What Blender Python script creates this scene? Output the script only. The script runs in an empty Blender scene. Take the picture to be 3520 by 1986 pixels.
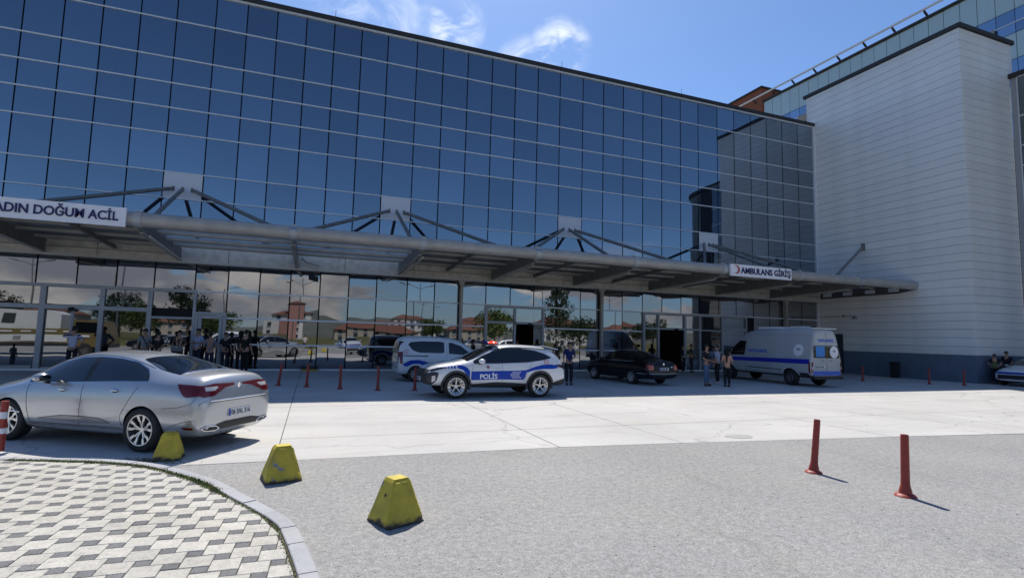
import bpy, bmesh, math, random
from math import radians as R, sin, cos, pi, atan2, sqrt, hypot
from mathutils import Vector, Matrix
from mathutils.bvhtree import BVHTree
random.seed(7)
S = bpy.context.scene
C = S.collection

# ------------------------------------------------------------------ camera
cam = bpy.data.cameras.new('camera'); co = bpy.data.objects.new('camera', cam); C.objects.link(co)
yaw, pit, rol = R(20.479), R(5.157), R(1.441)
fw = Vector((sin(yaw)*cos(pit), cos(yaw)*cos(pit), sin(pit))); ri = Vector((cos(yaw), -sin(yaw), 0)); up = ri.cross(fw)
r2 = ri*cos(rol) + up*sin(rol); u2 = -ri*sin(rol) + up*cos(rol)
m = Matrix((r2, u2, -fw)).transposed().to_4x4(); m.translation = Vector((0, 0, 1.9))
co.matrix_world = m
cam.sensor_width = 36; cam.lens = 1816.4/3520*36; cam.clip_start = .05; cam.clip_end = 3000
S.camera = co

# ------------------------------------------------------------------ sky, sun, exposure
SUN_EL, SUN_AZ = R(55.1), atan2(.235, .972)        # azimuth measured from +Y towards +X
W = bpy.data.worlds.new("World"); S.world = W; W.use_nodes = True
nt = W.node_tree; N = nt.nodes; L = nt.links; N.clear()
def nd(t, **k):
    n = N.new(t)
    for a, b in k.items(): setattr(n, a, b)
    return n
def mth(op, a, b=None, c=None):
    n = nd('ShaderNodeMath', operation=op)
    for i, v in enumerate((a, b, c)):
        if v is None: continue
        if hasattr(v, 'links') or hasattr(v, 'is_linked'): L.new(v, n.inputs[i])
        else: n.inputs[i].default_value = v
    return n.outputs[0]
sky = nd('ShaderNodeTexSky', sky_type='NISHITA', sun_disc=False, sun_elevation=SUN_EL, sun_rotation=SUN_AZ, altitude=900, air_density=1.0, dust_density=1.0, ozone_density=4.0)
tc = nd('ShaderNodeTexCoord')
sep = nd('ShaderNodeSeparateXYZ'); L.new(tc.outputs['Generated'], sep.inputs[0])
def lobe(d, lo, hi):                                  # 1 near direction d, falling to 0
    v = Vector(d).normalized(); dp = nd('ShaderNodeVectorMath', operation='DOT_PRODUCT'); L.new(tc.outputs['Generated'], dp.inputs[0]); dp.inputs[1].default_value = v
    mr = nd('ShaderNodeMapRange', interpolation_type='SMOOTHSTEP'); L.new(dp.outputs['Value'], mr.inputs[0]); mr.inputs[1].default_value = cos(R(hi)); mr.inputs[2].default_value = cos(R(lo)); return mr.outputs[0]
def pixdir(x, y):
    d = (Vector(((x-1760)/1816.4, -(y-993)/1816.4, 1))); return r2*d.x + u2*d.y + fw*d.z
def noise(scale, det, rough, dist, stretch=(1, 1, 1), off=(0, 0, 0)):
    mp = nd('ShaderNodeMapping'); L.new(tc.outputs['Generated'], mp.inputs[0]); mp.inputs['Scale'].default_value = stretch; mp.inputs['Location'].default_value = off
    n = nd('ShaderNodeTexNoise'); L.new(mp.outputs[0], n.inputs[0]); n.inputs['Scale'].default_value = scale; n.inputs['Detail'].default_value = det; n.inputs['Roughness'].default_value = rough; n.inputs['Distortion'].default_value = dist
    return n.outputs['Fac']
def ss(v, a, b):
    mr = nd('ShaderNodeMapRange', interpolation_type='SMOOTHSTEP'); L.new(v, mr.inputs[0]); mr.inputs[1].default_value = a; mr.inputs[2].default_value = b; return mr.outputs[0]
# thin wisps high in front, heaped clouds low behind the camera
wis = ss(noise(11, 9, .60, 1.3, (1, 1, 1.2), (.4, .1, .2)), .40, .74)
l1 = mth('MAXIMUM', lobe(pixdir(1560, 95), .4, 3.4), lobe(pixdir(1925, 175), .6, 3.5))
l1 = mth('MAXIMUM', l1, mth('MULTIPLY', lobe(pixdir(1300, 30), 1, 7), .45))
l1 = mth('MAXIMUM', l1, mth('MULTIPLY', lobe(pixdir(1800, 225), .5, 3.2), .6))
wm = mth('MULTIPLY', mth('MULTIPLY', wis, l1), .85)
cum = ss(noise(3.6, 9, .55, .3, (1, 1, 2.3), (3.1, .7, .25)), .485, .535)
low = mth('MULTIPLY', ss(sep.outputs[2], -.02, .04), mth('SUBTRACT', 1, ss(sep.outputs[2], .10, .19)))
back = ss(mth('MULTIPLY', sep.outputs[1], -1), -.05, .25)
cm = mth('MULTIPLY', mth('MULTIPLY', cum, low), back)
hz = mth('MULTIPLY', mth('SUBTRACT', 1, ss(sep.outputs[2], 0, .14)), .30)
shade = ss(noise(5, 6, .6, .2, (1, 1, 2.3), (3.1, .7, .32)), .35, .65)
ccol = nd('ShaderNodeMix', data_type='RGBA'); L.new(shade, ccol.inputs[0]); ccol.inputs[6].default_value = (3.6, 3.7, 4.3, 1); ccol.inputs[7].default_value = (9.6, 8.9, 8.3, 1)
def mixc(fac, a, b):
    mx = nd('ShaderNodeMix', data_type='RGBA')
    L.new(fac, mx.inputs[0])
    for i, v in ((6, a), (7, b)):
        if hasattr(v, 'links'): L.new(v, mx.inputs[i])
        else: mx.inputs[i].default_value = v
    return mx.outputs[2]
tint = nd('ShaderNodeVectorMath', operation='MULTIPLY'); L.new(sky.outputs[0], tint.inputs[0]); tint.inputs[1].default_value = (1, 1, 1)
sdot = nd('ShaderNodeVectorMath', operation='DOT_PRODUCT'); L.new(tc.outputs['Generated'], sdot.inputs[0]); sdot.inputs[1].default_value = (sin(SUN_AZ), cos(SUN_AZ), 0)
gr = nd('ShaderNodeMapRange'); L.new(sdot.outputs['Value'], gr.inputs[0]); gr.inputs[1].default_value = -1; gr.inputs[2].default_value = 1; gr.inputs[3].default_value = .92; gr.inputs[4].default_value = 1.24
gsc = nd('ShaderNodeVectorMath', operation='SCALE'); gsc.inputs[0].default_value = (.94, 1.11, 1.29); L.new(gr.outputs[0], gsc.inputs['Scale']); L.new(gsc.outputs[0], tint.inputs[1])
c0 = mixc(hz, tint.outputs[0], (3.6, 4.3, 5.4, 1))
c1 = mixc(cm, c0, ccol.outputs[2])
c2 = mixc(wm, c1, (12.5, 13, 13.5, 1))
bg = nd('ShaderNodeBackground'); bg.inputs[1].default_value = .093
out = nd('ShaderNodeOutputWorld'); L.new(c2, bg.inputs[0]); L.new(bg.outputs[0], out.inputs[0])
sl = bpy.data.lights.new('sun', 'SUN'); sl.energy = 5.0; sl.angle = R(.5); sl.color = (1, .945, .86)
so = bpy.data.objects.new('sun', sl); C.objects.link(so); so.location = (0, 0, 60)
sd = Vector((sin(SUN_AZ)*cos(SUN_EL), cos(SUN_AZ)*cos(SUN_EL), sin(SUN_EL)))
so.rotation_euler = (-sd).to_track_quat('-Z', 'Y').to_euler()
S.view_settings.view_transform = 'Standard'; S.view_settings.look = 'None'; S.view_settings.exposure = 0.07; S.view_settings.gamma = 1
S.view_settings.use_curve_mapping = False

# ------------------------------------------------------------------ materials
MATS = {}
def M(name, col, rough=.6, metal=0., ns=0, na=.12, bump=0, bs=40, spec=.5, coat=0, emit=None, det=5, obj_rand=0):
    if name in MATS: return MATS[name]
    mt = bpy.data.materials.new(name); mt.use_nodes = True; t = mt.node_tree; b = t.nodes['Principled BSDF']
    b.inputs['Base Color'].default_value = (*col, 1); b.inputs['Roughness'].default_value = rough; b.inputs['Metallic'].default_value = metal
    b.inputs['Specular IOR Level'].default_value = spec; b.inputs['Coat Weight'].default_value = coat; b.inputs['Coat Roughness'].default_value = .03
    if emit: b.inputs['Emission Color'].default_value = (*emit[:3], 1); b.inputs['Emission Strength'].default_value = emit[3]
    tcn = t.nodes.new('ShaderNodeTexCoord')
    if ns or obj_rand:
        cr = t.nodes.new('ShaderNodeMix'); cr.data_type = 'RGBA'; cr.blend_type = 'MULTIPLY'; cr.inputs[0].default_value = 1
        cr.inputs[6].default_value = (*col, 1)
        mr = t.nodes.new('ShaderNodeMapRange'); mr.inputs[3].default_value = 1-na; mr.inputs[4].default_value = 1+na; mr.inputs[1].default_value = .3; mr.inputs[2].default_value = .7
        if ns:
            n = t.nodes.new('ShaderNodeTexNoise'); n.inputs['Scale'].default_value = ns; n.inputs['Detail'].default_value = det; t.links.new(tcn.outputs['Object'], n.inputs[0]); t.links.new(n.outputs['Fac'], mr.inputs[0])
        else: mr.inputs[0].default_value = .5
        v = mr.outputs[0]
        if obj_rand:
            oi = t.nodes.new('ShaderNodeObjectInfo'); m2 = t.nodes.new('ShaderNodeMapRange'); m2.inputs[3].default_value = 1-obj_rand; m2.inputs[4].default_value = 1+obj_rand
            t.links.new(oi.outputs['Random'], m2.inputs[0]); mm = t.nodes.new('ShaderNodeMath'); mm.operation = 'MULTIPLY'; t.links.new(v, mm.inputs[0]); t.links.new(m2.outputs[0], mm.inputs[1]); v = mm.outputs[0]
        cb = t.nodes.new('ShaderNodeCombineColor')
        for i in range(3): t.links.new(v, cb.inputs[i])
        t.links.new(cb.outputs[0], cr.inputs[7]); t.links.new(cr.outputs[2], b.inputs['Base Color'])
    if bump:
        n = t.nodes.new('ShaderNodeTexNoise'); n.inputs['Scale'].default_value = bs; n.inputs['Detail'].default_value = 4; t.links.new(tcn.outputs['Object'], n.inputs[0])
        bp = t.nodes.new('ShaderNodeBump'); bp.inputs['Strength'].default_value = bump; bp.inputs['Distance'].default_value = .02; t.links.new(n.outputs['Fac'], bp.inputs['Height']); t.links.new(bp.outputs[0], b.inputs['Normal'])
    MATS[name] = mt; return mt

def glass_mat(name, tint, base, wob=.35, rand=.16, rough=.015):
    mt = bpy.data.materials.new(name); mt.use_nodes = True; t = mt.node_tree; t.nodes.clear()
    o = t.nodes.new('ShaderNodeOutputMaterial'); g = t.nodes.new('ShaderNodeBsdfGlossy'); g.inputs['Roughness'].default_value = rough
    d = t.nodes.new('ShaderNodeBsdfDiffuse'); d.inputs[0].default_value = (*base, 1)
    mx = t.nodes.new('ShaderNodeAddShader'); t.links.new(d.outputs[0], mx.inputs[0]); t.links.new(g.outputs[0], mx.inputs[1]); t.links.new(mx.outputs[0], o.inputs[0])
    oi = t.nodes.new('ShaderNodeObjectInfo'); tcn = t.nodes.new('ShaderNodeTexCoord')
    mr = t.nodes.new('ShaderNodeMapRange'); mr.inputs[3].default_value = 1-rand; mr.inputs[4].default_value = 1+rand; t.links.new(oi.outputs['Random'], mr.inputs[0])
    fr = t.nodes.new('ShaderNodeFresnel'); fr.inputs[0].default_value = 1.5
    ad = t.nodes.new('ShaderNodeMath'); ad.operation = 'MULTIPLY_ADD'; t.links.new(fr.outputs[0], ad.inputs[0]); ad.inputs[1].default_value = .45; ad.inputs[2].default_value = 1.
    mu = t.nodes.new('ShaderNodeMath'); mu.operation = 'MULTIPLY'; t.links.new(mr.outputs[0], mu.inputs[0]); t.links.new(ad.outputs[0], mu.inputs[1])
    sc = t.nodes.new('ShaderNodeVectorMath'); sc.operation = 'SCALE'; sc.inputs[0].default_value = tint; t.links.new(mu.outputs[0], sc.inputs['Scale']); t.links.new(sc.outputs[0], g.inputs[0])
    ofs = t.nodes.new('ShaderNodeVectorMath'); ofs.operation = 'MULTIPLY_ADD'; t.links.new(oi.outputs['Random'], ofs.inputs[0]); ofs.inputs[1].default_value = (57, 31, 83); t.links.new(tcn.outputs['Object'], ofs.inputs[2])
    n = t.nodes.new('ShaderNodeTexNoise'); n.inputs['Scale'].default_value = .75; n.inputs['Detail'].default_value = .6; t.links.new(ofs.outputs[0], n.inputs[0])
    bp = t.nodes.new('ShaderNodeBump'); bp.inputs['Strength'].default_value = wob; bp.inputs['Distance'].default_value = .02; t.links.new(n.outputs['Fac'], bp.inputs['Height']); t.links.new(bp.outputs[0], g.inputs['Normal'])
    return mt

GL = glass_mat('curtain_glass', (.27, .305, .345), (.005, .009, .017), wob=.12, rand=.13)
GLD = glass_mat('ground_glass', (.285, .295, .31), (.006, .007, .008), wob=.16, rand=.14)
GLG = glass_mat('green_glass', (.16, .18, .18), (.42, .50, .45), wob=.2, rand=.08, rough=.1)
GLB = glass_mat('blue_glass', (.26, .30, .36), (.03, .07, .13), wob=.2, rand=.25)
MBLK = M('black_gap', (.004, .005, .010), .7)
RAIL = M('rail_aluminium', (.74, .78, .82), .4, .2)
DOORF = M('door_frame_grey', (.36, .39, .42), .45, .35, ns=3, na=.06)
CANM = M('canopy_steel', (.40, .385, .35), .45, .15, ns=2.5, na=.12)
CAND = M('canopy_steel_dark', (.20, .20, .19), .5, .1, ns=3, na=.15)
FASC = M('fascia_panel', (.66, .62, .54), .5, .1, ns=4, na=.15)
COPE = M('dark_coping', (.030, .029, .028), .6)
WHITEP = M('white_panel', (.78, .80, .84), .45)
NAVY = M('navy_letter', (.018, .016, .11), .5)
SIGNW = M('sign_white', (.84, .85, .88), .4, ns=2, na=.03)
SIDE = M('white_siding', (.88, .87, .83), .5, .0, ns=.7, na=.06, bump=.05, bs=6, obj_rand=.03)
PLIN = M('blue_plinth', (.135, .18, .24), .55, ns=2, na=.1)
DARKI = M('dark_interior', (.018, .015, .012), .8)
RUB = M('tyre_rubber', (.018, .018, .019), .75, ns=12, na=.2)
ALLOY = M('alloy', (.62, .63, .64), .28, .9)
ALLD = M('alloy_dark', (.03, .03, .035), .35, .6)
BLKP = M('black_plastic', (.02, .021, .023), .55)
CHROME = M('chrome', (.75, .76, .78), .12, 1)
REDL = M('tail_red', (.13, .004, .008), .15, coat=.6)
CLRL = M('lamp_clear', (.62, .60, .60), .12, coat=1)
PLATEW = M('plate_white', (.72, .73, .74), .4)
PLATEB = M('plate_blue', (.01, .05, .35), .4)
CARGL = M('car_glass', (.006, .008, .010), .04, coat=.6, spec=.7)
LTR = M('black_letter', (.01, .01, .012), .5)

# ------------------------------------------------------------------ mesh helper
class MB:
    def __init__(s): s.v = []; s.f = []; s.mi = []
    def add(s, vs, fs, mi=0):
        o = len(s.v); s.v += [tuple(p) for p in vs]; s.f += [tuple(o+i for i in f) for f in fs]; s.mi += [mi]*len(fs); return s
    def hexa(s, p, mi=0):
        return s.add(p, [(3, 2, 1, 0), (4, 5, 6, 7), (0, 1, 5, 4), (1, 2, 6, 5), (2, 3, 7, 6), (3, 0, 4, 7)], mi)
    def box(s, x0, x1, y0, y1, z0, z1, mi=0):
        return s.hexa([(x0, y0, z0), (x1, y0, z0), (x1, y1, z0), (x0, y1, z0), (x0, y0, z1), (x1, y0, z1), (x1, y1, z1), (x0, y1, z1)], mi)
    def tube(s, p, q, r, n=10, rq=None, mi=0, cap=True):
        p = Vector(p); q = Vector(q); rq = r if rq is None else rq; d = (q-p).normalized(); a = d.orthogonal().normalized(); b = d.cross(a)
        vs = [p+(a*cos(2*pi*i/n)+b*sin(2*pi*i/n))*r for i in range(n)]+[q+(a*cos(2*pi*i/n)+b*sin(2*pi*i/n))*rq for i in range(n)]
        fs = [(i, (i+1) % n, n+(i+1) % n, n+i) for i in range(n)]
        if cap: fs += [tuple(range(n))[::-1], tuple(range(n, 2*n))]
        return s.add(vs, fs, mi)
    def path(s, pts, r, n=8, mi=0):
        pts = [Vector(p) for p in pts]
        for i in range(len(pts)-1): s.tube(pts[i], pts[i+1], r if not isinstance(r, (list, tuple)) else r[i], n, None if not isinstance(r, (list, tuple)) else r[i+1], mi)
        return s
    def prism(s, poly, fn, a, b, mi=0):     # poly of (u,v); fn(u,v,w)->xyz
        n = len(poly); vs = [fn(u, v, a) for u, v in poly]+[fn(u, v, b) for u, v in poly]
        return s.add(vs, [tuple(range(n))[::-1], tuple(range(n, 2*n))]+[(i, (i+1) % n, n+(i+1) % n, n+i) for i in range(n)], mi)
    def lathe(s, prof, n=24, c=(0, 0, 0), ax='z', mi=0):
        vs = []; k = len(prof)
        for i in range(n):
            t = 2*pi*i/n
            for r, h in prof:
                if ax == 'z': vs.append((c[0]+r*cos(t), c[1]+r*sin(t), c[2]+h))
                else: vs.append((c[0]+r*cos(t), c[1]+h, c[2]+r*sin(t)))
        fs = []
        for i in range(n):
            for j in range(k-1): fs.append((i*k+j, ((i+1) % n)*k+j, ((i+1) % n)*k+j+1, i*k+j+1))
        return s.add(vs, fs, mi)
    def grid(s, rows, mi=0):
        nr = len(rows); nc = len(rows[0]); return s.add([p for r in rows for p in r], [(i*nc+j, i*nc+j+1, (i+1)*nc+j+1, (i+1)*nc+j) for i in range(nr-1) for j in range(nc-1)], mi)
    def sphere(s, c, r, n=10, k=7, sc=(1, 1, 1), mi=0):
        vs = []; fs = []
        for j in range(k+1):
            ph = pi*j/k
            for i in range(n): vs.append((c[0]+sc[0]*r*sin(ph)*cos(2*pi*i/n), c[1]+sc[1]*r*sin(ph)*sin(2*pi*i/n), c[2]+sc[2]*r*cos(ph)))
        for j in range(k):
            for i in range(n): fs.append((j*n+i, (j+1)*n+i, (j+1)*n+(i+1) % n, j*n+(i+1) % n))
        return s.add(vs, fs, mi)
def mesh(name, mb, mats, smooth=False, ang=35, fix=True):
    me = bpy.data.meshes.new(name); me.from_pydata(mb.v, [], mb.f); me.update()
    if not isinstance(mats, (list, tuple)): mats = [mats]
    for mt in mats: me.materials.append(mt)
    if len(mats) > 1:
        for p, i in zip(me.polygons, mb.mi): p.material_index = i
    if fix:
        bm = bmesh.new(); bm.from_mesh(me); bmesh.ops.remove_doubles(bm, verts=bm.verts, dist=1e-5); bmesh.ops.recalc_face_normals(bm, faces=bm.faces); bm.to_mesh(me); bm.free()
    if smooth:
        for p in me.polygons: p.use_smooth = True
        me.set_sharp_from_angle(angle=R(ang))
    return me
def tag(o, label=None, cat=None, group=None, kind=None):
    if label: o['label'] = label
    if cat: o['category'] = cat
    if group: o['group'] = group
    if kind: o['kind'] = kind
    return o
def obj(name, me, parent=None, loc=(0, 0, 0), rot=(0, 0, 0)):
    o = bpy.data.objects.new(name, me); C.objects.link(o); o.location = loc; o.rotation_euler = rot
    if parent: o.parent = parent
    return o
def thing(name, label, cat, loc=(0, 0, 0), rz=0, group=None):
    o = bpy.data.objects.new(name, None); C.objects.link(o); o.location = loc; o.rotation_euler = (0, 0, rz); o.empty_display_size = .2
    return tag(o, label, cat, group)
def part(name, mb, mats, parent, smooth=False, ang=35, fix=True):     # mesh in the parent's own coordinates
    return obj(name, mesh(name, mb, mats, smooth, ang, fix), parent)
def wpart(name, mb, mats, parent, smooth=False, ang=35):    # mesh given in world coordinates, parent not rotated
    l = parent.location; p = parent.parent
    while p: l = l+p.location; p = p.parent
    mb.v = [(x-l[0], y-l[1], z-l[2]) for x, y, z in mb.v]
    return part(name, mb, mats, parent, smooth, ang)
def copy_tree(o, parent=None, skip=()):
    c = o.copy(); C.objects.link(c); c.parent = parent
    for ch in list(o.children):
        if ch.name.split('.')[0] not in skip: copy_tree(ch, c, skip)
    return c
def text_geo(s, bold=.0):
    cu = bpy.data.curves.new('t', 'FONT'); cu.body = s; cu.size = 1; cu.offset = bold; cu.resolution_u = 4
    o = bpy.data.objects.new('t', cu); C.objects.link(o); dg = bpy.context.evaluated_depsgraph_get(); me = bpy.data.meshes.new_from_object(o.evaluated_get(dg))
    v = [tuple(x.co) for x in me.vertices]; f = [tuple(p.vertices) for p in me.polygons]
    bpy.data.objects.remove(o); bpy.data.curves.remove(cu); bpy.data.meshes.remove(me)
    x0 = min(p[0] for p in v); x1 = max(p[0] for p in v)
    return [((p[0]-x0)/(x1-x0), p[1]) for p in v], f, x1-x0     # u in 0..1, v in em (cap height ~.73)
CAP = .729
def text_on(mb, s, fn, width, height, bold=.0, mi=0):     # fn(u,w)->xyz with u,w in metres
    v, f, w = text_geo(s, bold)
    mb.add([fn(a*width, b/CAP*height) for a, b in v], f, mi)
def lerp(tab, x):
    if tab[0][0] > tab[-1][0]: tab = tab[::-1]
    if x <= tab[0][0]: return tab[0][1]
    for (a, b), (c, d) in zip(tab, tab[1:]):
        if x <= c: return b+(d-b)*(x-a)/(c-a if c != a else 1)
    return tab[-1][1]

# ------------------------------------------------------------------ ground
def ground_mat(name, base, spec, speck, scale, stain, sscale, bump=.25, extra=None):
    mt = bpy.data.materials.new(name); mt.use_nodes = True; t = mt.node_tree; b = t.nodes['Principled BSDF']; b.inputs['Roughness'].default_value = .85; b.inputs['Specular IOR Level'].default_value = spec
    g = t.nodes.new('ShaderNodeNewGeometry')
    def nz(sc, det, st=(1, 1, 1), rough=.55, dist=0):
        mp = t.nodes.new('ShaderNodeMapping'); mp.inputs['Scale'].default_value = st; t.links.new(g.outputs['Position'], mp.inputs[0])
        n = t.nodes.new('ShaderNodeTexNoise'); n.inputs['Scale'].default_value = sc; n.inputs['Detail'].default_value = det; n.inputs['Roughness'].default_value = rough; n.inputs['Distortion'].default_value = dist; t.links.new(mp.outputs[0], n.inputs[0]); return n.outputs['Fac']
    def rng(v, a, b_, c, d):
        r = t.nodes.new('ShaderNodeMapRange'); t.links.new(v, r.inputs[0]); r.inputs[1].default_value = a; r.inputs[2].default_value = b_; r.inputs[3].default_value = c; r.inputs[4].default_value = d; return r.outputs[0]
    def mul(a, c):
        n = t.nodes.new('ShaderNodeMath'); n.operation = 'MULTIPLY'; t.links.new(a, n.inputs[0]); t.links.new(c, n.inputs[1]); return n.outputs[0]
    v = mul(rng(nz(scale, 3, rough=.7), .3, .7, 1-speck, 1+speck), rng(nz(sscale, 6, rough=.6), .3, .7, 1-stain, 1+stain))
    v = mul(v, rng(nz(scale*.23, 4), .3, .7, 1-speck*.4, 1+speck*.4))
    if extra == 'concrete':
        v = mul(v, rng(nz(1.1, 5, (.35, 1.6, 1), dist=.8), .52, .75, 1, .90))
        v = mul(v, rng(nz(2.6, 7, (.5, 2.5, 1), .7, 1.5), .60, .72, 1, .86)); v = mul(v, rng(nz(1.7, 3, (1, 1, 1), .5, .3), .22, .27, .72, 1)); v = mul(v, rng(nz(.6, 6, (.18, 3.5, 1), .6, .4), .56, .66, 1, .90))
        vo = t.nodes.new('ShaderNodeTexVoronoi'); vo.feature = 'DISTANCE_TO_EDGE'; vo.inputs['Scale'].default_value = .17
        wn = t.nodes.new('ShaderNodeTexNoise'); wn.inputs['Scale'].default_value = .9; wn.inputs['Detail'].default_value = 6; t.links.new(g.outputs['Position'], wn.inputs[0])
        va = t.nodes.new('ShaderNodeVectorMath'); va.operation = 'MULTIPLY_ADD'; t.links.new(wn.outputs['Color'], va.inputs[0]); va.inputs[1].default_value = (1.6, 1.6, 0); t.links.new(g.outputs['Position'], va.inputs[2]); t.links.new(va.outputs[0], vo.inputs[0])
        v = mul(v, rng(vo.outputs['Distance'], 0, .006, .72, 1))
    if extra == 'asphalt':
        v = mul(v, rng(nz(9, 5, (1, 1, 1), .65), .30, .62, .92, 1.04))
        v = mul(v, rng(nz(1.3, 7, (.35, 1.5, 1), .7, 1.2), .60, .70, 1, 1.13))
        v = mul(v, rng(nz(.8, 6, (1, .5, 1), .62, .8), .28, .40, .84, 1))
        v = mul(v, rng(nz(24, 2, (1, 1, 1), .5), .70, .74, 1, 1.25))
        v = mul(v, rng(nz(2.1, 3, (1, 1, 1), .5, .4), .20, .27, .70, 1)); v = mul(v, rng(nz(.45, 8, (3.2, .5, 1), .75, .5), .62, .70, 1, .88))
    if extra == 'paver':
        v = mul(v, rng(nz(4.5, 6, (1, 1, 1), .7, .6), .55, .72, 1, .80)); v = mul(v, rng(nz(23, 3), .62, .72, 1, .82))
        oi = t.nodes.new('ShaderNodeObjectInfo'); v = mul(v, rng(oi.outputs['Random'], 0, 1, .90, 1.07))
    cr = t.nodes.new('ShaderNodeVectorMath'); cr.operation = 'SCALE'; cr.inputs[0].default_value = base; t.links.new(v, cr.inputs['Scale'])
    hue = t.nodes.new('ShaderNodeMix'); hue.data_type = 'RGBA'; hue.blend_type = 'MULTIPLY'; t.links.new(rng(nz(.9, 5), .45, .7, 0, .8), hue.inputs[0]); t.links.new(cr.outputs[0], hue.inputs[6]); hue.inputs[7].default_value = (1.0, .975, .93, 1)
    t.links.new(hue.outputs[2], b.inputs['Base Color'])
    bp = t.nodes.new('ShaderNodeBump'); bp.inputs['Strength'].default_value = bump; bp.inputs['Distance'].default_value = .006; t.links.new(nz(scale*.8, 4), bp.inputs['Height']); t.links.new(bp.outputs[0], b.inputs['Normal'])
    return mt
CONC = ground_mat('sun_bleached_concrete', (.52, .51, .49), .3, .06, 35, .10, .35, .15, 'concrete')
ASPH = ground_mat('worn_asphalt', (.30, .298, .292), .35, .44, 66, .08, .45, .7, 'asphalt')
DIRT = ground_mat('dry_ground', (.16, .13, .075), .2, .25, 8, .3, .3, .3)
PAVL = ground_mat('light_paver', (.50, .48, .43), .3, .20, 55, .08, 1.2, .5, 'paver')
PAVD = ground_mat('dark_paver', (.17, .17, .172), .3, .26, 60, .12, 1.2, .5, 'paver')
KERB = ground_mat('kerb_concrete', (.40, .405, .42), .3, .08, 40, .10, 1.5, .2)
SAND = ground_mat('joint_sand', (.10, .085, .062), .2, .25, 50, .3, 3, .3)

o = obj('ground', mesh('ground', MB().box(-700, 700, -700, 700, -.4, -.06), DIRT)); tag(o, kind='structure')
# asphalt drive in the foreground, its far edge runs slightly askew
def aedge(x): return lerp([(-45, 10.0), (-8, 8.9), (-1.3, 8.68), (4.3, 8.55), (9.9, 8.06), (15, 7.4), (45, 4.5)], x)
mb = MB(); xs = [-45, -8, -1.3, 4.3, 9.9, 15, 45]
mb.prism([(-45, -12)]+[(45, -12)]+[(x, aedge(x)-.004) for x in xs[::-1]], lambda u, v, w: (u, v, w), -.058, -.004)
tag(obj('asphalt_road', mesh('asphalt_road', mb, ASPH)), kind='structure')
# concrete apron of single slabs
apron = tag(obj('concrete_apron', mesh('concrete_apron', MB().box(-45, 45, 10.2, 28.6, -.058, -.03), SAND)), kind='structure')
jx = [-45, -30, -18, -9.6, -4.9, -.42, 4.15, 6.62, 11.6, 16.4, 21.5, 26.5, 31.5, 38, 45]; jy = [0, 10.35, 14.6, 20.4, 25.2, 28.6]
for i in range(len(jx)-1):
    for j in range(len(jy)-1):
        g = .008; a, b = jx[i]+g, jx[i+1]-g; c, d = jy[j]+g, jy[j+1]-g
        if j == 0: pl = [(a, aedge(a)), (b, aedge(b)), (b, d), (a, d)]
        else: pl = [(a, c), (b, c), (b, d), (a, d)]
        o = obj('slab', mesh('slab', MB().prism(pl, lambda u, v, w: (u, v, w), -.055, random.uniform(-.002, .001)), CONC), apron)

# kerb and block paving, lower left
KO = [(-6.2, 9.75), (-5.0, 9.58), (-3.88, 9.32), (-3.1, 9.06), (-2.4, 8.77), (-1.78, 8.34), (-1.15, 7.6), (-.86, 7.15), (-.63, 6.70), (-.28, 6.06), (-.08, 5.62), (.0, 5.29), (.09, 4.77), (.16, 4.28), (.2, 3.7), (.21, 3.1)]
def offs(P, d):
    out = []
    for i, p in enumerate(P):
        a = Vector(P[max(i-1, 0)]); b = Vector(P[min(i+1, len(P)-1)]); t = (b-a).normalized(); nrm = Vector((t.y, -t.x)); q = Vector(p)+nrm*d; out.append((q.x, q.y))
    return out
KI = offs(KO, .148)
def resample(P, n):
    out = []
    for i in range(len(P)-1):
        p0 = Vector(P[max(i-1, 0)]); p1 = Vector(P[i]); p2 = Vector(P[i+1]); p3 = Vector(P[min(i+2, len(P)-1)])
        for k in range(n):
            t = k/n; q = .5*((2*p1)+(p2-p0)*t+(2*p0-5*p1+4*p2-p3)*t*t+(3*p1-p0-3*p2+p3)*t**3); out.append((q.x, q.y))
    return out+[P[-1]]
sidewalk = tag(obj('sidewalk', mesh('sidewalk', MB().prism(KI+[(-6.4, 3.1)], lambda u, v, w: (u, v, w), -.03, .085), SAND)), kind='structure')
kerb = tag(obj('kerb', mesh('kerb', MB().prism(offs(KO, .02)+KI[::-1], lambda u, v, w: (u, v, w), -.03, .06), SAND)), kind='structure')
KOd = resample(KO, 4); KId = [(a, b) for a, b in offs(KOd, .152)]
marks = [0, 5, 9, 14, 18, 21, 24, 30, 34, 37, 42, 46, 51, 56, len(KOd)-1]
for a, b in zip(marks, marks[1:]):
    Po = [Vector(p) for p in KOd[a:b+1]]; Pi = [Vector(p) for p in KId[a:b+1]]
    d = (Po[1]-Po[0]).normalized()*.007; Po[0] += d; Pi[0] += d; d = (Po[-1]-Po[-2]).normalized()*.007; Po[-1] -= d; Pi[-1] -= d
    mb = MB(); dz = random.uniform(-.004, .004)
    sec = lambda o_, i_: [(o_.x, o_.y, -.03), (o_.x, o_.y, .085+dz), (o_.x*.9+i_.x*.1, o_.y*.9+i_.y*.1, .105+dz), (i_.x*.95+o_.x*.05, i_.y*.95+o_.y*.05, .105+dz), (i_.x, i_.y, .098+dz), (i_.x, i_.y, -.03)]
    rows = [sec(p, q) for p, q in zip(Po, Pi)]; mb.grid(rows); n = len(mb.v); mb.add(rows[0], [tuple(range(6))]); mb.add(rows[-1], [tuple(range(6))[::-1]])
    obj('kerb_stone', mesh('kerb_stone', mb, KERB, True, 30), kerb)
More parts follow.
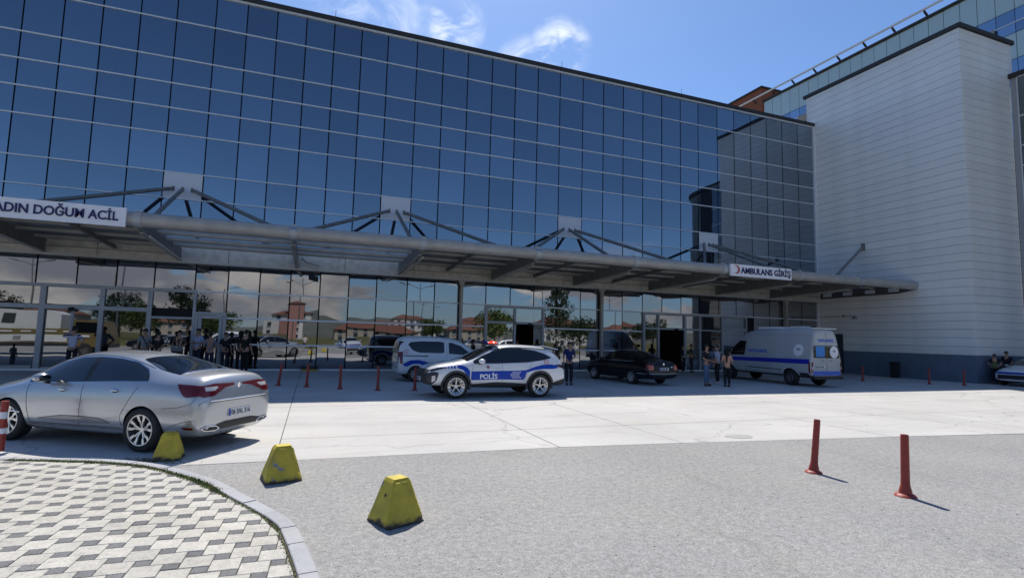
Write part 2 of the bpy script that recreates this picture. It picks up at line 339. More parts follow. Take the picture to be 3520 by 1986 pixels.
def clip(poly, P):       # keep the part on the inner side of a convex polyline
    for i in range(len(P)-1):
        a = Vector(P[i]); b = Vector(P[i+1]); nrm = Vector((b.y-a.y, -(b.x-a.x)))
        out = []
        for j in range(len(poly)):
            p, q = Vector(poly[j]), Vector(poly[(j+1) % len(poly)]); dp, dq = (p-a).dot(nrm), (q-a).dot(nrm)
            if dp >= 0: out.append((p.x, p.y))
            if (dp > 0 > dq) or (dp < 0 < dq): r_ = p+(q-p)*(dp/(dp-dq)); out.append((r_.x, r_.y))
        poly = out
        if len(poly) < 3: return None
    ar = abs(sum(poly[j][0]*poly[(j+1) % len(poly)][1]-poly[(j+1) % len(poly)][0]*poly[j][1] for j in range(len(poly))))/2
    return poly if ar > .0012 else None
KC = [KI[0], KI[2], KI[4], KI[5], KI[6], KI[8], KI[9], KI[11], KI[13], KI[15]]; KC = offs(KC, .025)
a_, b_ = .217, .115; ux = Vector((cos(R(-2)), sin(R(-2)))); uy = Vector((-ux.y, ux.x)); org = Vector((-.645, 4.635))
pshare = {}
def visible(x, y):
    d = Vector((x, y, .1-1.9)); z = d.dot(fw); return z > .5 and -.62*3520/1816 < 2*0+d.dot(r2)/z < 1.05 and -.75 < d.dot(u2)/z < .6
cand = []
for i in range(-60, 60):
    for j in range(-60, 60):
        c0_ = org + (ux*a_-uy*b_)*i + (ux*b_+uy*a_)*j
        for (sx, sy, w, kind) in ((0, 0, a_, 'L'), (a_, a_-b_, b_, 'D')):
            g = .0035; x0, y0 = sx+g, sy+g; x1, y1 = sx+w-g, sy+w-g
            pl = [tuple(c0_+ux*u+uy*v) for u, v in ((x0, y0), (x1, y0), (x1, y1), (x0, y1))]
            cx = sum(p[0] for p in pl)/4; cy = sum(p[1] for p in pl)/4
            if cx < -4.7 or cy < 3.9 or cx > .3 or cy > 9.8: continue
            dd = Vector((cx, cy, -1.8)); zz = dd.dot(fw); uu = dd.dot(r2)/zz; vv = -dd.dot(u2)/zz
            if uu < -1.03 or vv > .60: continue
            q = clip(pl, KC)
            if q: cand.append((zz, kind, q, len(q) == 4 and abs((Vector(q[0])-Vector(q[1])).length-(w-2*g)) < 1e-4 and abs((Vector(q[1])-Vector(q[2])).length-(w-2*g)) < 1e-4, (cx, cy), w-2*g))
cand.sort(key=lambda t: t[0])
def paver_mb(q, h):
    cx = sum(p[0] for p in q)/len(q); cy = sum(p[1] for p in q)/len(q); n = len(q); e = .006
    inn = [(p[0]+(cx-p[0])*e/max(hypot(cx-p[0], cy-p[1]), .01), p[1]+(cy-p[1])*e/max(hypot(cx-p[0], cy-p[1]), .01)) for p in q]
    m_ = MB(); vs = [(x-cx, y-cy, -.02) for x, y in q]+[(x-cx, y-cy, h-.004) for x, y in q]+[(x-cx, y-cy, h) for x, y in inn]
    m_.add(vs, [tuple(range(2*n, 3*n))]+[(i, (i+1) % n, n+(i+1) % n, n+i) for i in range(n)]+[(n+i, n+(i+1) % n, 2*n+(i+1) % n, 2*n+i) for i in range(n)]); return m_, (cx, cy)
cnt = {'L': 0, 'D': 0}; rest = {'L': MB(), 'D': MB()}
for zz, kind, q, full, c_, w in cand:
    cnt[kind] += 1; nm = 'paver' if kind == 'L' else 'dark_paver'; mt = PAVL if kind == 'L' else PAVD; h = .0
    if cnt[kind] <= 298:
        if full and kind in pshare: me, cc = pshare[kind], c_
        else:
            m_, cc = paver_mb(q, 0); me = mesh(nm, m_, mt)
            if full: pshare[kind] = me
        obj(nm, me, sidewalk, (cc[0], cc[1], .1+random.uniform(-.0025, .0025)), (random.uniform(-.006, .006), random.uniform(-.006, .006), 0))
    else:
        m_, cc = paver_mb(q, 0); rest[kind].add([(x+cc[0], y+cc[1], z+.1) for x, y, z in m_.v], m_.f)
for kind, nm, mt in (('L', 'paver', PAVL), ('D', 'dark_paver', PAVD)):
    if rest[kind].v: tag(obj(nm+'_field', mesh(nm, rest[kind], mt), sidewalk), kind='stuff')
# weeds in the joint between kerb and paving
GRASS = M('weed_green', (.17, .20, .06), .7, ns=9, na=.5)
mb = MB(); Kc = offs(KOd, .170)
for k in range(9000):
    t = random.random()**.9; i = random.randint(9, 36) if random.random() < .85 else random.randint(37, 55)
    dens = 1 if i < 30 else .35
    if random.random() > dens: continue
    p = Vector(Kc[i]).lerp(Vector(Kc[i+1]), random.random()); nrm = (Vector(Kc[i])-Vector(KOd[i])).normalized(); p += nrm*random.gauss(.012, .024 if i < 30 else .010)
    h = random.uniform(.008, .028)*(1 if i < 32 else .6); an = random.uniform(0, 2*pi); w = random.uniform(.003, .008)
    dx, dy = cos(an)*w, sin(an)*w; lx, ly = random.gauss(0, .012), random.gauss(0, .012)
    mb.add([(p.x-dx, p.y-dy, .095), (p.x+dx, p.y+dy, .095), (p.x+lx, p.y+ly, .1+h)], [(0, 1, 2)])
tag(obj('weeds', mesh('weeds', mb, GRASS, fix=False)), 'low green weeds growing in the joint behind the curved kerb', 'weeds', kind='stuff')
mb = MB()
for k in range(240):
    x = random.gauss(-2.05, .22); y = 9.05-(x+2.05)*.55+random.gauss(0, .05); h = random.uniform(.01, .05); an = random.uniform(0, pi); w = .006
    mb.add([(x-cos(an)*w, y-sin(an)*w, 0), (x+cos(an)*w, y+sin(an)*w, 0), (x+random.gauss(0, .03), y+random.gauss(0, .03), h)], [(0, 1, 2)])
tag(obj('dry_weeds', mesh('dry_weeds', mb, M('dry_weed', (.12, .11, .06), .8), fix=False)), 'dry weed tufts in the gutter beside the yellow block', 'weeds', kind='stuff')
# litter / pebbles on the asphalt
mb = MB()
for k in range(900):
    x = random.uniform(-1.2, 14); y = random.uniform(2.2, 8.2)
    if x < .3 and y < 9.2 and x < .3: 
        if y < 8.4-(x+1.2)*1.6 or x < .25 and y < 5.5: continue
    r_ = random.choice([.004, .005, .006, .010]); mb.sphere((x, y, -.002), r_, 5, 3, (1, random.uniform(.6, 1.2), .6))
tag(obj('gravel', mesh('gravel', mb, M('pebble', (.42, .41, .38), .8, ns=.9, na=.4), fix=False)), 'loose grit scattered over the grey asphalt', 'gravel', kind='stuff')
# round mortar patch in the apron
mb = MB(); pts = [(9.18+(.30+.035*sin(3*t)+random.uniform(-.02, .02))*cos(t), 8.62+(.21+random.uniform(-.012, .012))*sin(t)) for t in [2*pi*i/28 for i in range(28)]]
mb.prism([(x-.95, y) for x, y in pts], lambda u, v, w: (u, v, w), -.02, .004)
tag(obj('mortar_patch', mesh('mortar_patch', mb, ground_mat('patch', (.40, .40, .385), .3, .15, 30, .1, 2))), 'round rough mortar patch in the sunlit concrete near the asphalt edge', 'patch')
# end of a kerb at the right edge
mb = MB(); mb.prism([(15.1, 7.05), (15.3, 7.3), (18, 7.6), (18, 7.3), (15.4, 6.95)], lambda u, v, w: (u, v, w), -.01, .10)
tag(obj('kerb_end', mesh('kerb_end', mb, KERB)), 'pale rounded kerb end on the asphalt at the far right', 'kerb')

# ------------------------------------------------------------------ main glass hall
FY = 27.9
X0 = [-13.9, -12.49, -11.08, -9.67, -8.24, -6.81, -5.2, -3.85, -2.5, -1.14, .22, 1.59, 2.96, 4.53, 5.99, 7.43, 8.88, 10.32, 11.76, 13.21, 14.77, 16.21, 17.65, 19.1, 20.55, 22.02, 23.46, 25.06, 26.51, 27.99, 29.44, 30.91, 32.40, 33.84]
ZR = [17.9, 16.34, 14.5, 13.29, 12.1, 10.88, 9.07, 7.85, 6.63, 5.42]
hall = thing('glass_hall', 'long hospital entrance hall with blue mirrored curtain wall and white mullion lines', 'building', (0, FY, 0))
mb = MB(); mb.box(-21, 33.95, FY+.10, FY+.4, 2.72, 17.95)
for a, b in ((-21, -10.6), (-8.8, 10.62), (12.38, 20.3), (22.2, 33.95)): mb.box(a, b, FY+.10, FY+.4, 0, 2.72)
mb.box(-21, 33.95, FY+.4, FY+28, 16.9, 17.8); mb.box(-21.2, -21, FY, FY+28, 0, 17.9)
wpart('wall', mb, MBLK, hall)
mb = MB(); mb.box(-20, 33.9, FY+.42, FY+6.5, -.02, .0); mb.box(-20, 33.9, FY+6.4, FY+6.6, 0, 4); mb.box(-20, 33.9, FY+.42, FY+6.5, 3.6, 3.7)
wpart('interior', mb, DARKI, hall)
share = {}
def pane_mesh(nm, w, h, mt):
    k = (nm, round(w, 2), round(h, 2), mt.name)
    if k not in share: share[k] = mesh(nm, MB().box(-w/2, w/2, 0, .03, -h/2, h/2), mt)
    return share[k]
anch = {5, 12, 19, 26}
for i in range(len(X0)-1):
    for j in range(len(ZR)-1):
        w = X0[i+1]-X0[i]-.055; h = ZR[j]-ZR[j+1]-.02; cx = (X0[i]+X0[i+1])/2; cz = (ZR[j]+ZR[j+1])/2
        if i in anch and j == 6: obj('anchor_panel', pane_mesh('anchor_panel', w, h, WHITEP), hall, (cx, -.02, cz)); continue
        obj('pane', pane_mesh('pane', w, h, GL), hall, (cx, 0, cz), (random.gauss(0, .0016), 0, random.gauss(0, .0022)))
wpart('side_glazing', MB().box(-20.9, -13.95, FY, FY+.03, 5.4, 17.9), GL, hall)
for z in ZR[1:-1]: wpart('rail', MB().box(-20.9, 33.9, FY-.045, FY+.02, z-.026, z+.026), RAIL, hall)
wpart('top_rail', MB().box(-20.9, 33.95, FY-.09, FY+.05, 17.88, 17.97), RAIL, hall)
wpart('coping', MB().box(-21, 34.2, FY-.16, FY+.7, 17.973, 18.2), COPE, hall)
wpart('corner_post', MB().box(33.86, 33.985, FY-.12, FY+.1, 0, 17.87), RAIL, hall)
for px_, in ((.22-.0,), (13.4,), (22.3,)):
    wpart('lightning_rod', MB().tube((px_, FY+.2, 18.2), (px_, FY+.2, 18.75), .012, 6), COPE, hall)
# ground floor glazing
ZL = [4.86, 3.63, 2.43, 1.22, .08]
zones = [(-16, -5.2), (8.85, 12.42), (19.12, 27.3)]
for i in range(len(X0)-1):
    for j in range(4):
        cx = (X0[i]+X0[i+1])/2; cz = (ZL[j]+ZL[j+1])/2
        if j > 0 and any(a < cx < b for a, b in zones): continue
        w = X0[i+1]-X0[i]-.06; h = ZL[j]-ZL[j+1]-.02
        if -5.2 < cx < -3.9 and j > 1: continue
        obj('ground_floor_pane', pane_mesh('ground_floor_pane', w, h, GLD), hall, (cx, 0, cz), (random.gauss(-.002, .003), 0, random.gauss(0, .004)))
for z, spans in ((3.63, [(-20.9, 33.9)]), (2.43, [(-5.1, 8.8), (12.45, 19.05), (27.3, 33.9)]), (1.22, [(-3.8, 8.8), (12.45, 19.05), (27.3, 33.9)])):
    for a, b in spans: wpart('rail', MB().box(a, b, FY-.05, FY+.02, z-.038, z+.038), RAIL, hall)
wpart('sill', MB().box(-20.9, 33.9, FY-.09, FY+.05, .003, .085), RAIL, hall)
wpart('fascia_trim', MB().box(-20.9, 33.9, FY-.36, FY-.05, 4.87, 4.955), M('trim_light', (.62, .63, .60), .4, .2), hall)
fx = [-20.9, -8.94, -3.86, 1.34, 4.8, 8.2, 13.5, 18.8, 24.1, 29.3, 33.88]
for a, b in zip(fx, fx[1:]): wpart('fascia_panel', MB().box(a+.012, b-.012, FY-.33, FY-.05, 4.96, 5.72), FASC, hall)
for x in (7.42, 16.09, 30.7):
    mb = MB(); mb.box(x-.075, x+.075, FY-.32, FY-.12, .0, 4.6); mb.hexa([(x-.075, FY-.32, 4.6), (x+.075, FY-.32, 4.6), (x+.075, FY-.12, 4.6), (x-.075, FY-.12, 4.6), (x-.2, FY-.34, 4.865), (x+.2, FY-.34, 4.865), (x+.2, FY-.1, 4.865), (x-.2, FY-.1, 4.865)])
    wpart('column', mb, CANM, hall)
def frame(name, members, y0=-.10, y1=.02):
    mb = MB()
    for x0, x1, z0, z1 in members: mb.box(x0, x1, FY+y0, FY+y1, z0, z1)
    wpart(name, mb, DOORF, hall)
def dpane(x0, x1, z0, z1, y=.0, mt=GLD):
    obj('door_pane', pane_mesh('door_pane', x1-x0, z1-z0, mt), hall, ((x0+x1)/2, y, (z0+z1)/2), (random.gauss(0, .003), 0, random.gauss(0, .004)))
# left double door with its side lights
frame('door_frame', [(-16, -5.1, 3.54, 3.68), (-10.85, -10.65, .085, 3.54), (-8.75, -8.58, .085, 3.54), (-6.98, -6.80, .085, 3.54), (-5.2, -5.09, .085, 3.54), (-16, -10.85, 2.6, 2.78), (-10.65, -8.75, 2.6, 2.78), (-8.58, -6.98, 2.6, 2.78), (-6.8, -5.2, 2.32, 2.42), (-13.3, -13.16, .085, 3.54), (-15.9, -10.9, .085, .22)])
for a, b in ((-16, -13.3), (-13.16, -10.85), (-10.65, -8.75), (-8.58, -6.98), (-6.8, -5.2)): dpane(a+.01, b-.01, 2.8, 3.53)
for a, b in ((-16, -13.3), (-13.16, -10.85), (-8.58, -6.98)): dpane(a+.01, b-.01, .23, 2.59)
dpane(-6.79, -5.21, 1.25, 2.31); dpane(-6.79, -5.21, .1, 1.2)
dpane(-10.64, -9.76, .1, 2.59, .04); dpane(-9.64, -8.76, .1, 2.59, .04)
frame('sliding_door_stile', [(-9.755, -9.705, .085, 2.6), (-9.695, -9.645, .085, 2.6), (-10.65, -9.76, .085, .16), (-9.64, -8.75, .085, .16)], .0, .05)
# single door beside it
frame('single_door', [(-5.08, -4.98, .085, 2.68), (-3.95, -3.82, .085, 2.68), (-4.98, -3.95, 2.56, 2.68), (-4.96, -4.82, .09, 2.54), (-4.1, -3.97, .09, 2.54), (-4.82, -4.1, 2.42, 2.54), (-4.82, -4.1, .09, .2)])
dpane(-4.81, -4.11, .21, 2.41)
# middle sliding door, right half open
frame('door_frame', [(8.85, 12.42, 3.5, 3.62), (8.85, 8.99, .085, 3.5), (12.3, 12.42, .085, 3.5), (10.56, 10.68, .085, 3.5), (8.99, 12.3, 2.62, 2.74)])
dpane(9.0, 10.55, 2.75, 3.49); dpane(10.69, 12.29, 2.75, 3.49); dpane(9.0, 10.55, .1, 2.61)
# right door group
frame('door_frame', [(19.05, 27.35, 3.5, 3.62), (19.1, 19.26, .085, 3.5), (20.2, 20.32, .085, 3.5), (22.2, 22.36, .085, 3.5), (23.4, 23.52, .085, 3.5), (19.26, 20.2, 2.58, 2.7), (20.32, 22.2, 2.58, 2.7), (22.36, 23.4, 2.58, 2.7), (23.52, 25.2, 2.58, 2.66), (25.2, 25.32, .085, 3.5), (25.32, 27.3, 2.62, 2.86), (27.25, 27.35, .085, 3.5), (23.52, 25.2, 1.2, 1.27)])
for a, b in ((19.27, 20.19), (20.33, 22.19), (22.37, 23.39), (23.53, 25.19), (25.33, 27.24)): dpane(a, b, 2.88 if a > 25 else 2.71, 3.49)
dpane(19.27, 20.19, .1, 2.57); dpane(22.37, 23.39, .1, 2.57); dpane(23.53, 25.19, 1.28, 2.57); dpane(23.53, 25.19, .1, 1.19); dpane(25.33, 27.24, .1, 2.61)
# entrance canopy
can = thing('entrance_canopy', 'long grey steel canopy with round front tube hung over the entrances', 'canopy', (0, 21.2, 0))
BX = [-15.7, -10.75, -5.8, -.88, 4.0, 9.06, 14.12, 19.33, 24.5, 29.15, 33.75]
TY, TZ, TR = 21.25, 5.58, .25
for a, b in zip(BX, BX[1:]):
    if b < -15: continue
    wpart('front_tube', MB().tube((a+.11, TY, TZ), (b-.11, TY, TZ), TR, 28), CANM, can, True)
BRT = M('band_plate', (.42, .44, .45), .4, .2)
for x in BX[1:]:
    mb = MB(); n = 20; rr = TR+.03; w = .12
    arc = [(TY-rr*sin(t), TZ+rr*cos(t)) for t in [(-.5+i*(pi+.9)/n) for i in range(n+1)]]
    inn = [(TY-(rr-.06)*sin(t), TZ+(rr-.06)*cos(t)) for t in [(-.5+i*(pi+.9)/n) for i in range(n+1)]]
    for k in range(n):
        (y1, z1), (y2, z2), (y3, z3), (y4, z4) = arc[k], arc[k+1], inn[k+1], inn[k]
        mb.hexa([(x-w, y1, z1), (x+w, y1, z1), (x+w, y2, z2), (x-w, y2, z2), (x-w, y4, z4), (x+w, y4, z4), (x+w, y3, z3), (x-w, y3, z3)])
    mb.box(x-w, x+w, TY-.02, TY+.55, 5.33, 5.36) if 0 else None
    wpart('tube_band', mb, BRT, can, True, 40)
    wpart('band_glint', MB().box(x-.12, x+.12, TY-.10, TY+.16, TZ+TR+.028, TZ+TR+.042), WHITEP, can)  # white plate added as the highlight on the band top
    if x > 33: continue
    # main rib: deep web, bottom flange painted lighter for its lit edge
    mb = MB(); t = .03
    web = [(TY+.12, 5.74), (TY+.12, 5.30), (TY+.6, 5.16), (FY-.36, 4.97), (FY-.36, 5.52)]
    mb.prism(web, lambda u, v, w_: (w_, u, v), x-t, x+t); wpart('rib', mb, CAND, can)
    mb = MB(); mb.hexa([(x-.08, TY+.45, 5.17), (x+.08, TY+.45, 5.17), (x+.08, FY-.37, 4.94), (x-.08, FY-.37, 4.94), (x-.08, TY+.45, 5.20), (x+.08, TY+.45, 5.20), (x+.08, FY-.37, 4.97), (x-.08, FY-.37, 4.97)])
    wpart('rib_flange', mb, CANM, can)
    if x not in (-.88,): wpart('lit_edge_tube', MB().tube((x+.18, TY+.75, 5.13), (x+.18, FY-1.2, 4.93), .035, 8), M('lit_edge_pale', (.62, .60, .54), .5), can)  # pale tube added as the lit edge of the rib, no lamp
open_bay = (-5.8, 4.0)
for a, b in zip(BX, BX[1:]):
    mid = (a+b)/2
    if a >= open_bay[0]-.1 and b <= open_bay[1]+.1:
        for k, (y, z) in enumerate(((22.35, 5.60), (23.5, 5.56), (24.7, 5.5), (25.9, 5.46))):
            wpart('louvre_pipe', MB().tube((a+.04, y, z), (b-.04, y, z), .105 if k else .12, 14), CANM, can, True)
        continue
    mb = MB(); mb.prism([(TY+.2, 5.70), (TY+.2, 5.52), (FY-.4, 5.28), (FY-.4, 5.44)], lambda u, v, w_: (w_, u, v), mid-.05, mid+.05); wpart('secondary_rib', mb, CAND, can)
    for k in range(9):
        y = TY+.28+k*.68; z = 5.78-(y-TY)*.035
        wpart('roof_sheet', MB().hexa([(a+.02, y, z), (b-.02, y, z), (b-.02, y+.66, z-.024), (a+.02, y+.66, z-.024), (a+.02, y, z+.03), (b-.02, y, z+.03), (b-.02, y+.66, z+.006), (a+.02, y+.66, z+.006)]), M('roof_sheet', (.22, .245, .25), .5, .1, ns=2, na=.2, obj_rand=.25), can)
    for k in range(4):
        y = TY+.9+k*1.45; z = 5.74-(y-TY)*.035
        wpart('purlin', MB().box(a+.04, b-.04, y-.05, y+.05, z-.12, z-.005), CANM, can)
    for k in range(2): wpart('gutter_edge', MB().box(a+.04, b-.04, FY-.42+k*.02, FY-.34, 5.52-k*.3, 5.56-k*.3), CANM, can)
for xa in (-6.0, 3.8, 13.95, 24.25):
    for dx, xe, ye in ((-.38, xa-4.85, 22.6), (0, xa+.1 if xa < 20 else xa+1.6, 22.6), (.38, xa+4.95, 22.6)):
        mb = MB(); p = Vector((xa+dx, FY-.03, 8.32)); q = Vector((xe, ye, 5.72)); d = (q-p).normalized()
        mb.tube(p+d*.2, q, .085, 14); mb.tube(p, p+d*.22, .04, 8, .085); mb.box(p.x-.05, p.x+.05, FY-.05, FY+.01, 8.2, 8.42)
        wpart('strut', mb, CAND, can, True)
mb = MB(); mb.tube((33.96, 24.4, 8.4), (29.2, 23.0, 5.75), .085, 14); mb.box(33.93, 34, 24.25, 24.5, 8.2, 8.65); wpart('strut', mb, CAND, can, True)
mb = MB(); mb.prism([(TY+.1, 5.30), (TY+.3, 5.80), (FY-.3, 5.62), (FY-.3, 5.12), (TY+1, 5.16)], lambda u, v, w_: (w_, u, v), 33.86, 33.92); wpart('end_beam', mb, M('end_beam', (.10, .10, .10), .6), can)
wpart('end_cap', MB().tube((33.85, TY, TZ), (33.98, TY, TZ), TR+.03, 24, TR-.06), CANM, can, True)
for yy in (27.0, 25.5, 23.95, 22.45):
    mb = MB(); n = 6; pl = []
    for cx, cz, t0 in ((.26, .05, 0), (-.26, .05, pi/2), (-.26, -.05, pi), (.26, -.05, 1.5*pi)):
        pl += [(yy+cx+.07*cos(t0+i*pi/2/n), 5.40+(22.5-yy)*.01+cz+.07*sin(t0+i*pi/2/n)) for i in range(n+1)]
    mb.prism(pl, lambda u, v, w_: (w_, u, v), 33.84, 33.855); wpart('lit_opening_plate', mb, M('lit_wall_pale', (.72, .74, .78), .5), can)  # pale plates painted as the lit wall behind the beam holes
# flood lamp and cameras under the canopy
fl = thing('flood_lamp', 'square flood lamp under the canopy beside the open louvred bay', 'lamp', (-.35, 25.2, 5.0))
mb = MB(); mb.hexa([(-.05, -.2, -.28), (.45, -.1, -.40), (.45, .15, -.28), (-.05, .1, -.16), (-.05, -.2, -.08), (.45, -.1, -.2), (.45, .15, -.12), (-.05, .1, 0)]); part('housing', mb, CANM, fl); part('bracket', MB().tube((0, 0, -.1), (-.3, .1, .15), .03, 8), CAND, fl)
for x, lab in ((-9.7, 'dark dome camera over the left sliding door'), (11.5, 'dark dome camera over the open middle door'), (21.55, 'dark dome camera over the open right door')):
    o = thing('dome_camera', lab, 'camera', (x, FY-.18, 2.62), 0, 'dome cameras over the doors'); part('housing', MB().sphere((0, 0, -.02), .11, 12, 8, (1.2, 1, .8)), BLKP, o, True); part('bracket', MB().box(-.06, .06, -.02, .08, .0, .06), DOORF, o)
def sign(name, lab, x0, x1, z0, z1, texts, moon=False):
    s_ = thing(name, lab, 'sign', ((x0+x1)/2, 20.93, z0))
    wpart('board', MB().box(x0, x1, 20.88, 20.98, z0, z1), SIGNW, s_)
    for tx, a, b, za, zb in texts:
        k = MB(); text_on(k, tx, lambda u, w: (a+u, 20.875, za+w), b-a, zb-za, .02); text_on(k, tx, lambda u, w: (a+u, 20.850, za+w), b-a, zb-za, .02)
        k2 = MB(); v, f, _ = text_geo(tx, .02); from collections import Counter
        ec = Counter(tuple(sorted((p[i], p[(i+1) % len(p)]))) for p in f for i in range(len(p)))
        nv = len(v); be = [e for e, c in ec.items() if c == 1]; k.f += [(p, q, q+nv, p+nv) for p, q in be]; k.mi += [0]*len(be)
        wpart('lettering', k, NAVY, s_)
    if moon:
        cx, cz, r_ = x0+.36, (z0+z1)/2+.03, .21; pts = []
        for i in range(25): t = R(125)-R(250)*i/24; pts.append((cx+r_*cos(t), cz+r_*sin(t)))
        for i in range(25): t = R(-112)+R(224)*i/24; pts.append((cx-.075+r_*.84*cos(t), cz+r_*.84*sin(t)))
        k = MB()
        for i in range(24): k.add([(pts[i][0], 20.86, pts[i][1]), (pts[i+1][0], 20.86, pts[i+1][1]), (pts[48-i][0], 20.86, pts[48-i][1]), (pts[49-i][0], 20.86, pts[49-i][1])], [(0, 1, 2, 3)])
        wpart('crescent', k, M('crescent_red', (.42, .02, .03), .5), s_)
    return s_
sign('maternity_sign', 'white sign with dark blue letters KADIN DOĞUM ACİL on the canopy tube', -12.2, -6.07, 5.23, 5.87, [('KADIN DOĞUM ACİL', -9.74, -6.27, 5.42, 5.72)])
sign('ambulance_sign', 'white sign with red crescent and letters AMBULANS GİRİŞ on the canopy', 19.53, 23.6, 5.24, 5.84, [('AMBULANS GİRİŞ', 20.16, 23.52, 5.40, 5.71)], True)

# ------------------------------------------------------------------ white clad tower
tw = thing('clad_tower', 'tall white tower clad in horizontal panels above a blue grey plinth', 'building', (34, 18.3, 0))
TX, TYn, TXr = 34.0, 18.3, 38.62
wpart('core', MB().box(TX+.06, TXr, TYn+.06, 28.4, .0, 20.35), M('joint_grey', (.46, .46, .45), .8), tw)  # even grey core, seen in the joints between the panels
z = 1.52; k = 0
while z < 20.3:
    z2 = min(z+.4765, 20.36)
    for nm, bx in (('left', (TX, TX+.05, TYn+.0, 28.4)), ('right', (TX+.055, TXr, TYn, TYn+.05))):
        mb = MB(); x0_, x1_, y0_, y1_ = bx; h = z2-z-.016
        pv = (0, 0); key = ('siding', nm, round(h, 3))
        if key not in share:
            if nm == 'left': mb.prism([(0, 0), (.012, .012), (.012, h-.012), (0, h), (-.05, h), (-.05, 0)], lambda u, v, w_: (-u, w_, v), 0, y1_-y0_)
            else: mb.prism([(0, 0), (.012, .012), (.012, h-.012), (0, h), (-.05, h), (-.05, 0)], lambda u, v, w_: (w_, -u, v), 0, x1_-x0_)
            share[key] = mesh('siding_panel', mb, SIDE)
        obj('siding_panel', share[key], tw, ((x0_-TX) if nm == 'left' else (x0_-TX), 0, z))
    z = z2
wpart('plinth', MB().box(TX-.012, TX+.06, TYn-.015, 26.0, .0, 1.5).box(TX+.06, TXr, TYn-.015, TYn+.06, .0, 1.5).box(TX-.012, TX+.06, 26.75, 27.88, 0, 1.5), PLIN, tw)
wpart('door', MB().box(TX-.03, TX+.0, 26.02, 26.73, .0, 2.66), M('tower_door', (.045, .055, .07), .5), tw)
wpart('coping', MB().box(TX-.12, TXr+.45, TYn-.14, 28.6, 20.37, 20.60), COPE, tw)
wpart('return_wall', MB().box(TXr+.01, TXr+.35, TYn+.0, TYn+.8, 18.4, 20.36), SIDE, tw)
# niche and small fittings on the tower
o = thing('niche_box', 'dark square box put for the dark niche in the blue plinth beside the white van', 'niche', (33.5, 22.3, 0)); part('niche_body', MB().hexa([(-.18, -.18, 0), (.15, -.18, 0), (.15, .18, 0), (-.18, .18, 0), (-.2, -.2, .9), (.16, -.2, .9), (.16, .2, .9), (-.2, .2, .9)]), BLKP, o); part('niche_top', MB().box(-.22, .18, -.22, .22, .905, .96), BLKP, o)  # dark box added in place of the niche in the plinth
o = thing('junction_box', 'small pale control box with cable run on the white tower wall', 'box', (33.96, 25.1, 3.75)); part('housing', MB().box(-.06, .04, -.2, .2, -.15, .17), M('box_pale', (.6, .6, .6), .5), o); part('cable', MB().tube((0, .2, .1), (0, 2.6, .1), .02, 6), CANM, o); part('camera_head', MB().sphere((-.1, 0, 0), .06, 8, 6), BLKP, o); part('camera_head', MB().sphere((-.1, .75, .12), .06, 8, 6), BLKP, o)

# ------------------------------------------------------------------ dark wing at the right edge
wg = thing('dark_wing', 'dark glazed wing with pale mullions projecting beyond the white tower', 'building', (38.6, 18.2, 0))
WX = 38.62
fp = [(WX+.06, 18.28), (WX+.06, 10.2)]+[(WX+.06+4.4*(1-cos(R(a))), 10.2-4.4*sin(R(a))) for a in range(9, 91, 9)]+[(WX+12, 5.8), (WX+12, 18.28)]
WCL = M('wing_clad', (.115, .135, .13), .45, ns=.6, na=.15)
wpart('core', MB().prism(fp, lambda u, v, w: (u, v, w), 0, 18.0), MBLK, wg)
for i in range(1, 12):
    (xa, ya), (xb, yb_) = fp[i], fp[i+1]; d_ = Vector((xb-xa, yb_-ya)).normalized(); nn = Vector((d_.y, -d_.x)); nn = nn if nn.x < 0 or nn.y < 0 else -nn
    wpart('cladding_panel', MB().prism([(xa+d_.x*.03, ya+d_.y*.03), (xb-d_.x*.03, yb_-d_.y*.03), (xb-d_.x*.03+nn.x*.05, yb_-d_.y*.03+nn.y*.05), (xa+d_.x*.03+nn.x*.05, ya+d_.y*.03+nn.y*.05)], lambda u, v, w: (u, v, w), 0, 17.95), WCL, wg)
wpart('edge_pier', MB().box(WX-.03, WX+.06, 17.95, 18.24, 0, 18.12), M('pier_grey', (.33, .34, .36), .5), wg)
wpart('coping', MB().prism([(WX-.18, 18.3)]+[(x-.2, y-.12) for x, y in fp[1:-2]]+[(WX+12, 5.6), (WX+12, 18.3)], lambda u, v, w: (u, v, w), 18.13, 18.4), COPE, wg)
zz_ = [0.1, 1.3, 2.5, 3.7, 4.9, 6.1, 7.3, 9.1, 10.3, 11.5, 12.7, 13.9, 15.7, 18.1]
GLW = glass_mat('wing_glass', (.20, .21, .22), (.012, .013, .014), wob=.2)
for a, b in zip(zz_, zz_[1:]):
    for y0_, y1_ in ((16.5, 17.91), (14.9, 16.48), (13.4, 14.88), (11.9, 13.38)): obj('pane', mesh('pane', MB().box(-.03, 0, -(y1_-y0_)/2+.02, (y1_-y0_)/2-.02, -(b-a)/2+.01, (b-a)/2-.01), GLW), wg, (.06, (y0_+y1_)/2-18.2, (a+b)/2))
    wpart('rail', MB().box(WX-.06, WX+.02, 11.9, 17.91, b-.03, b+.03), RAIL, wg)
wpart('rail', MB().box(WX-.06, WX+.02, 17.91, 17.95, 0, 18.1), RAIL, wg)

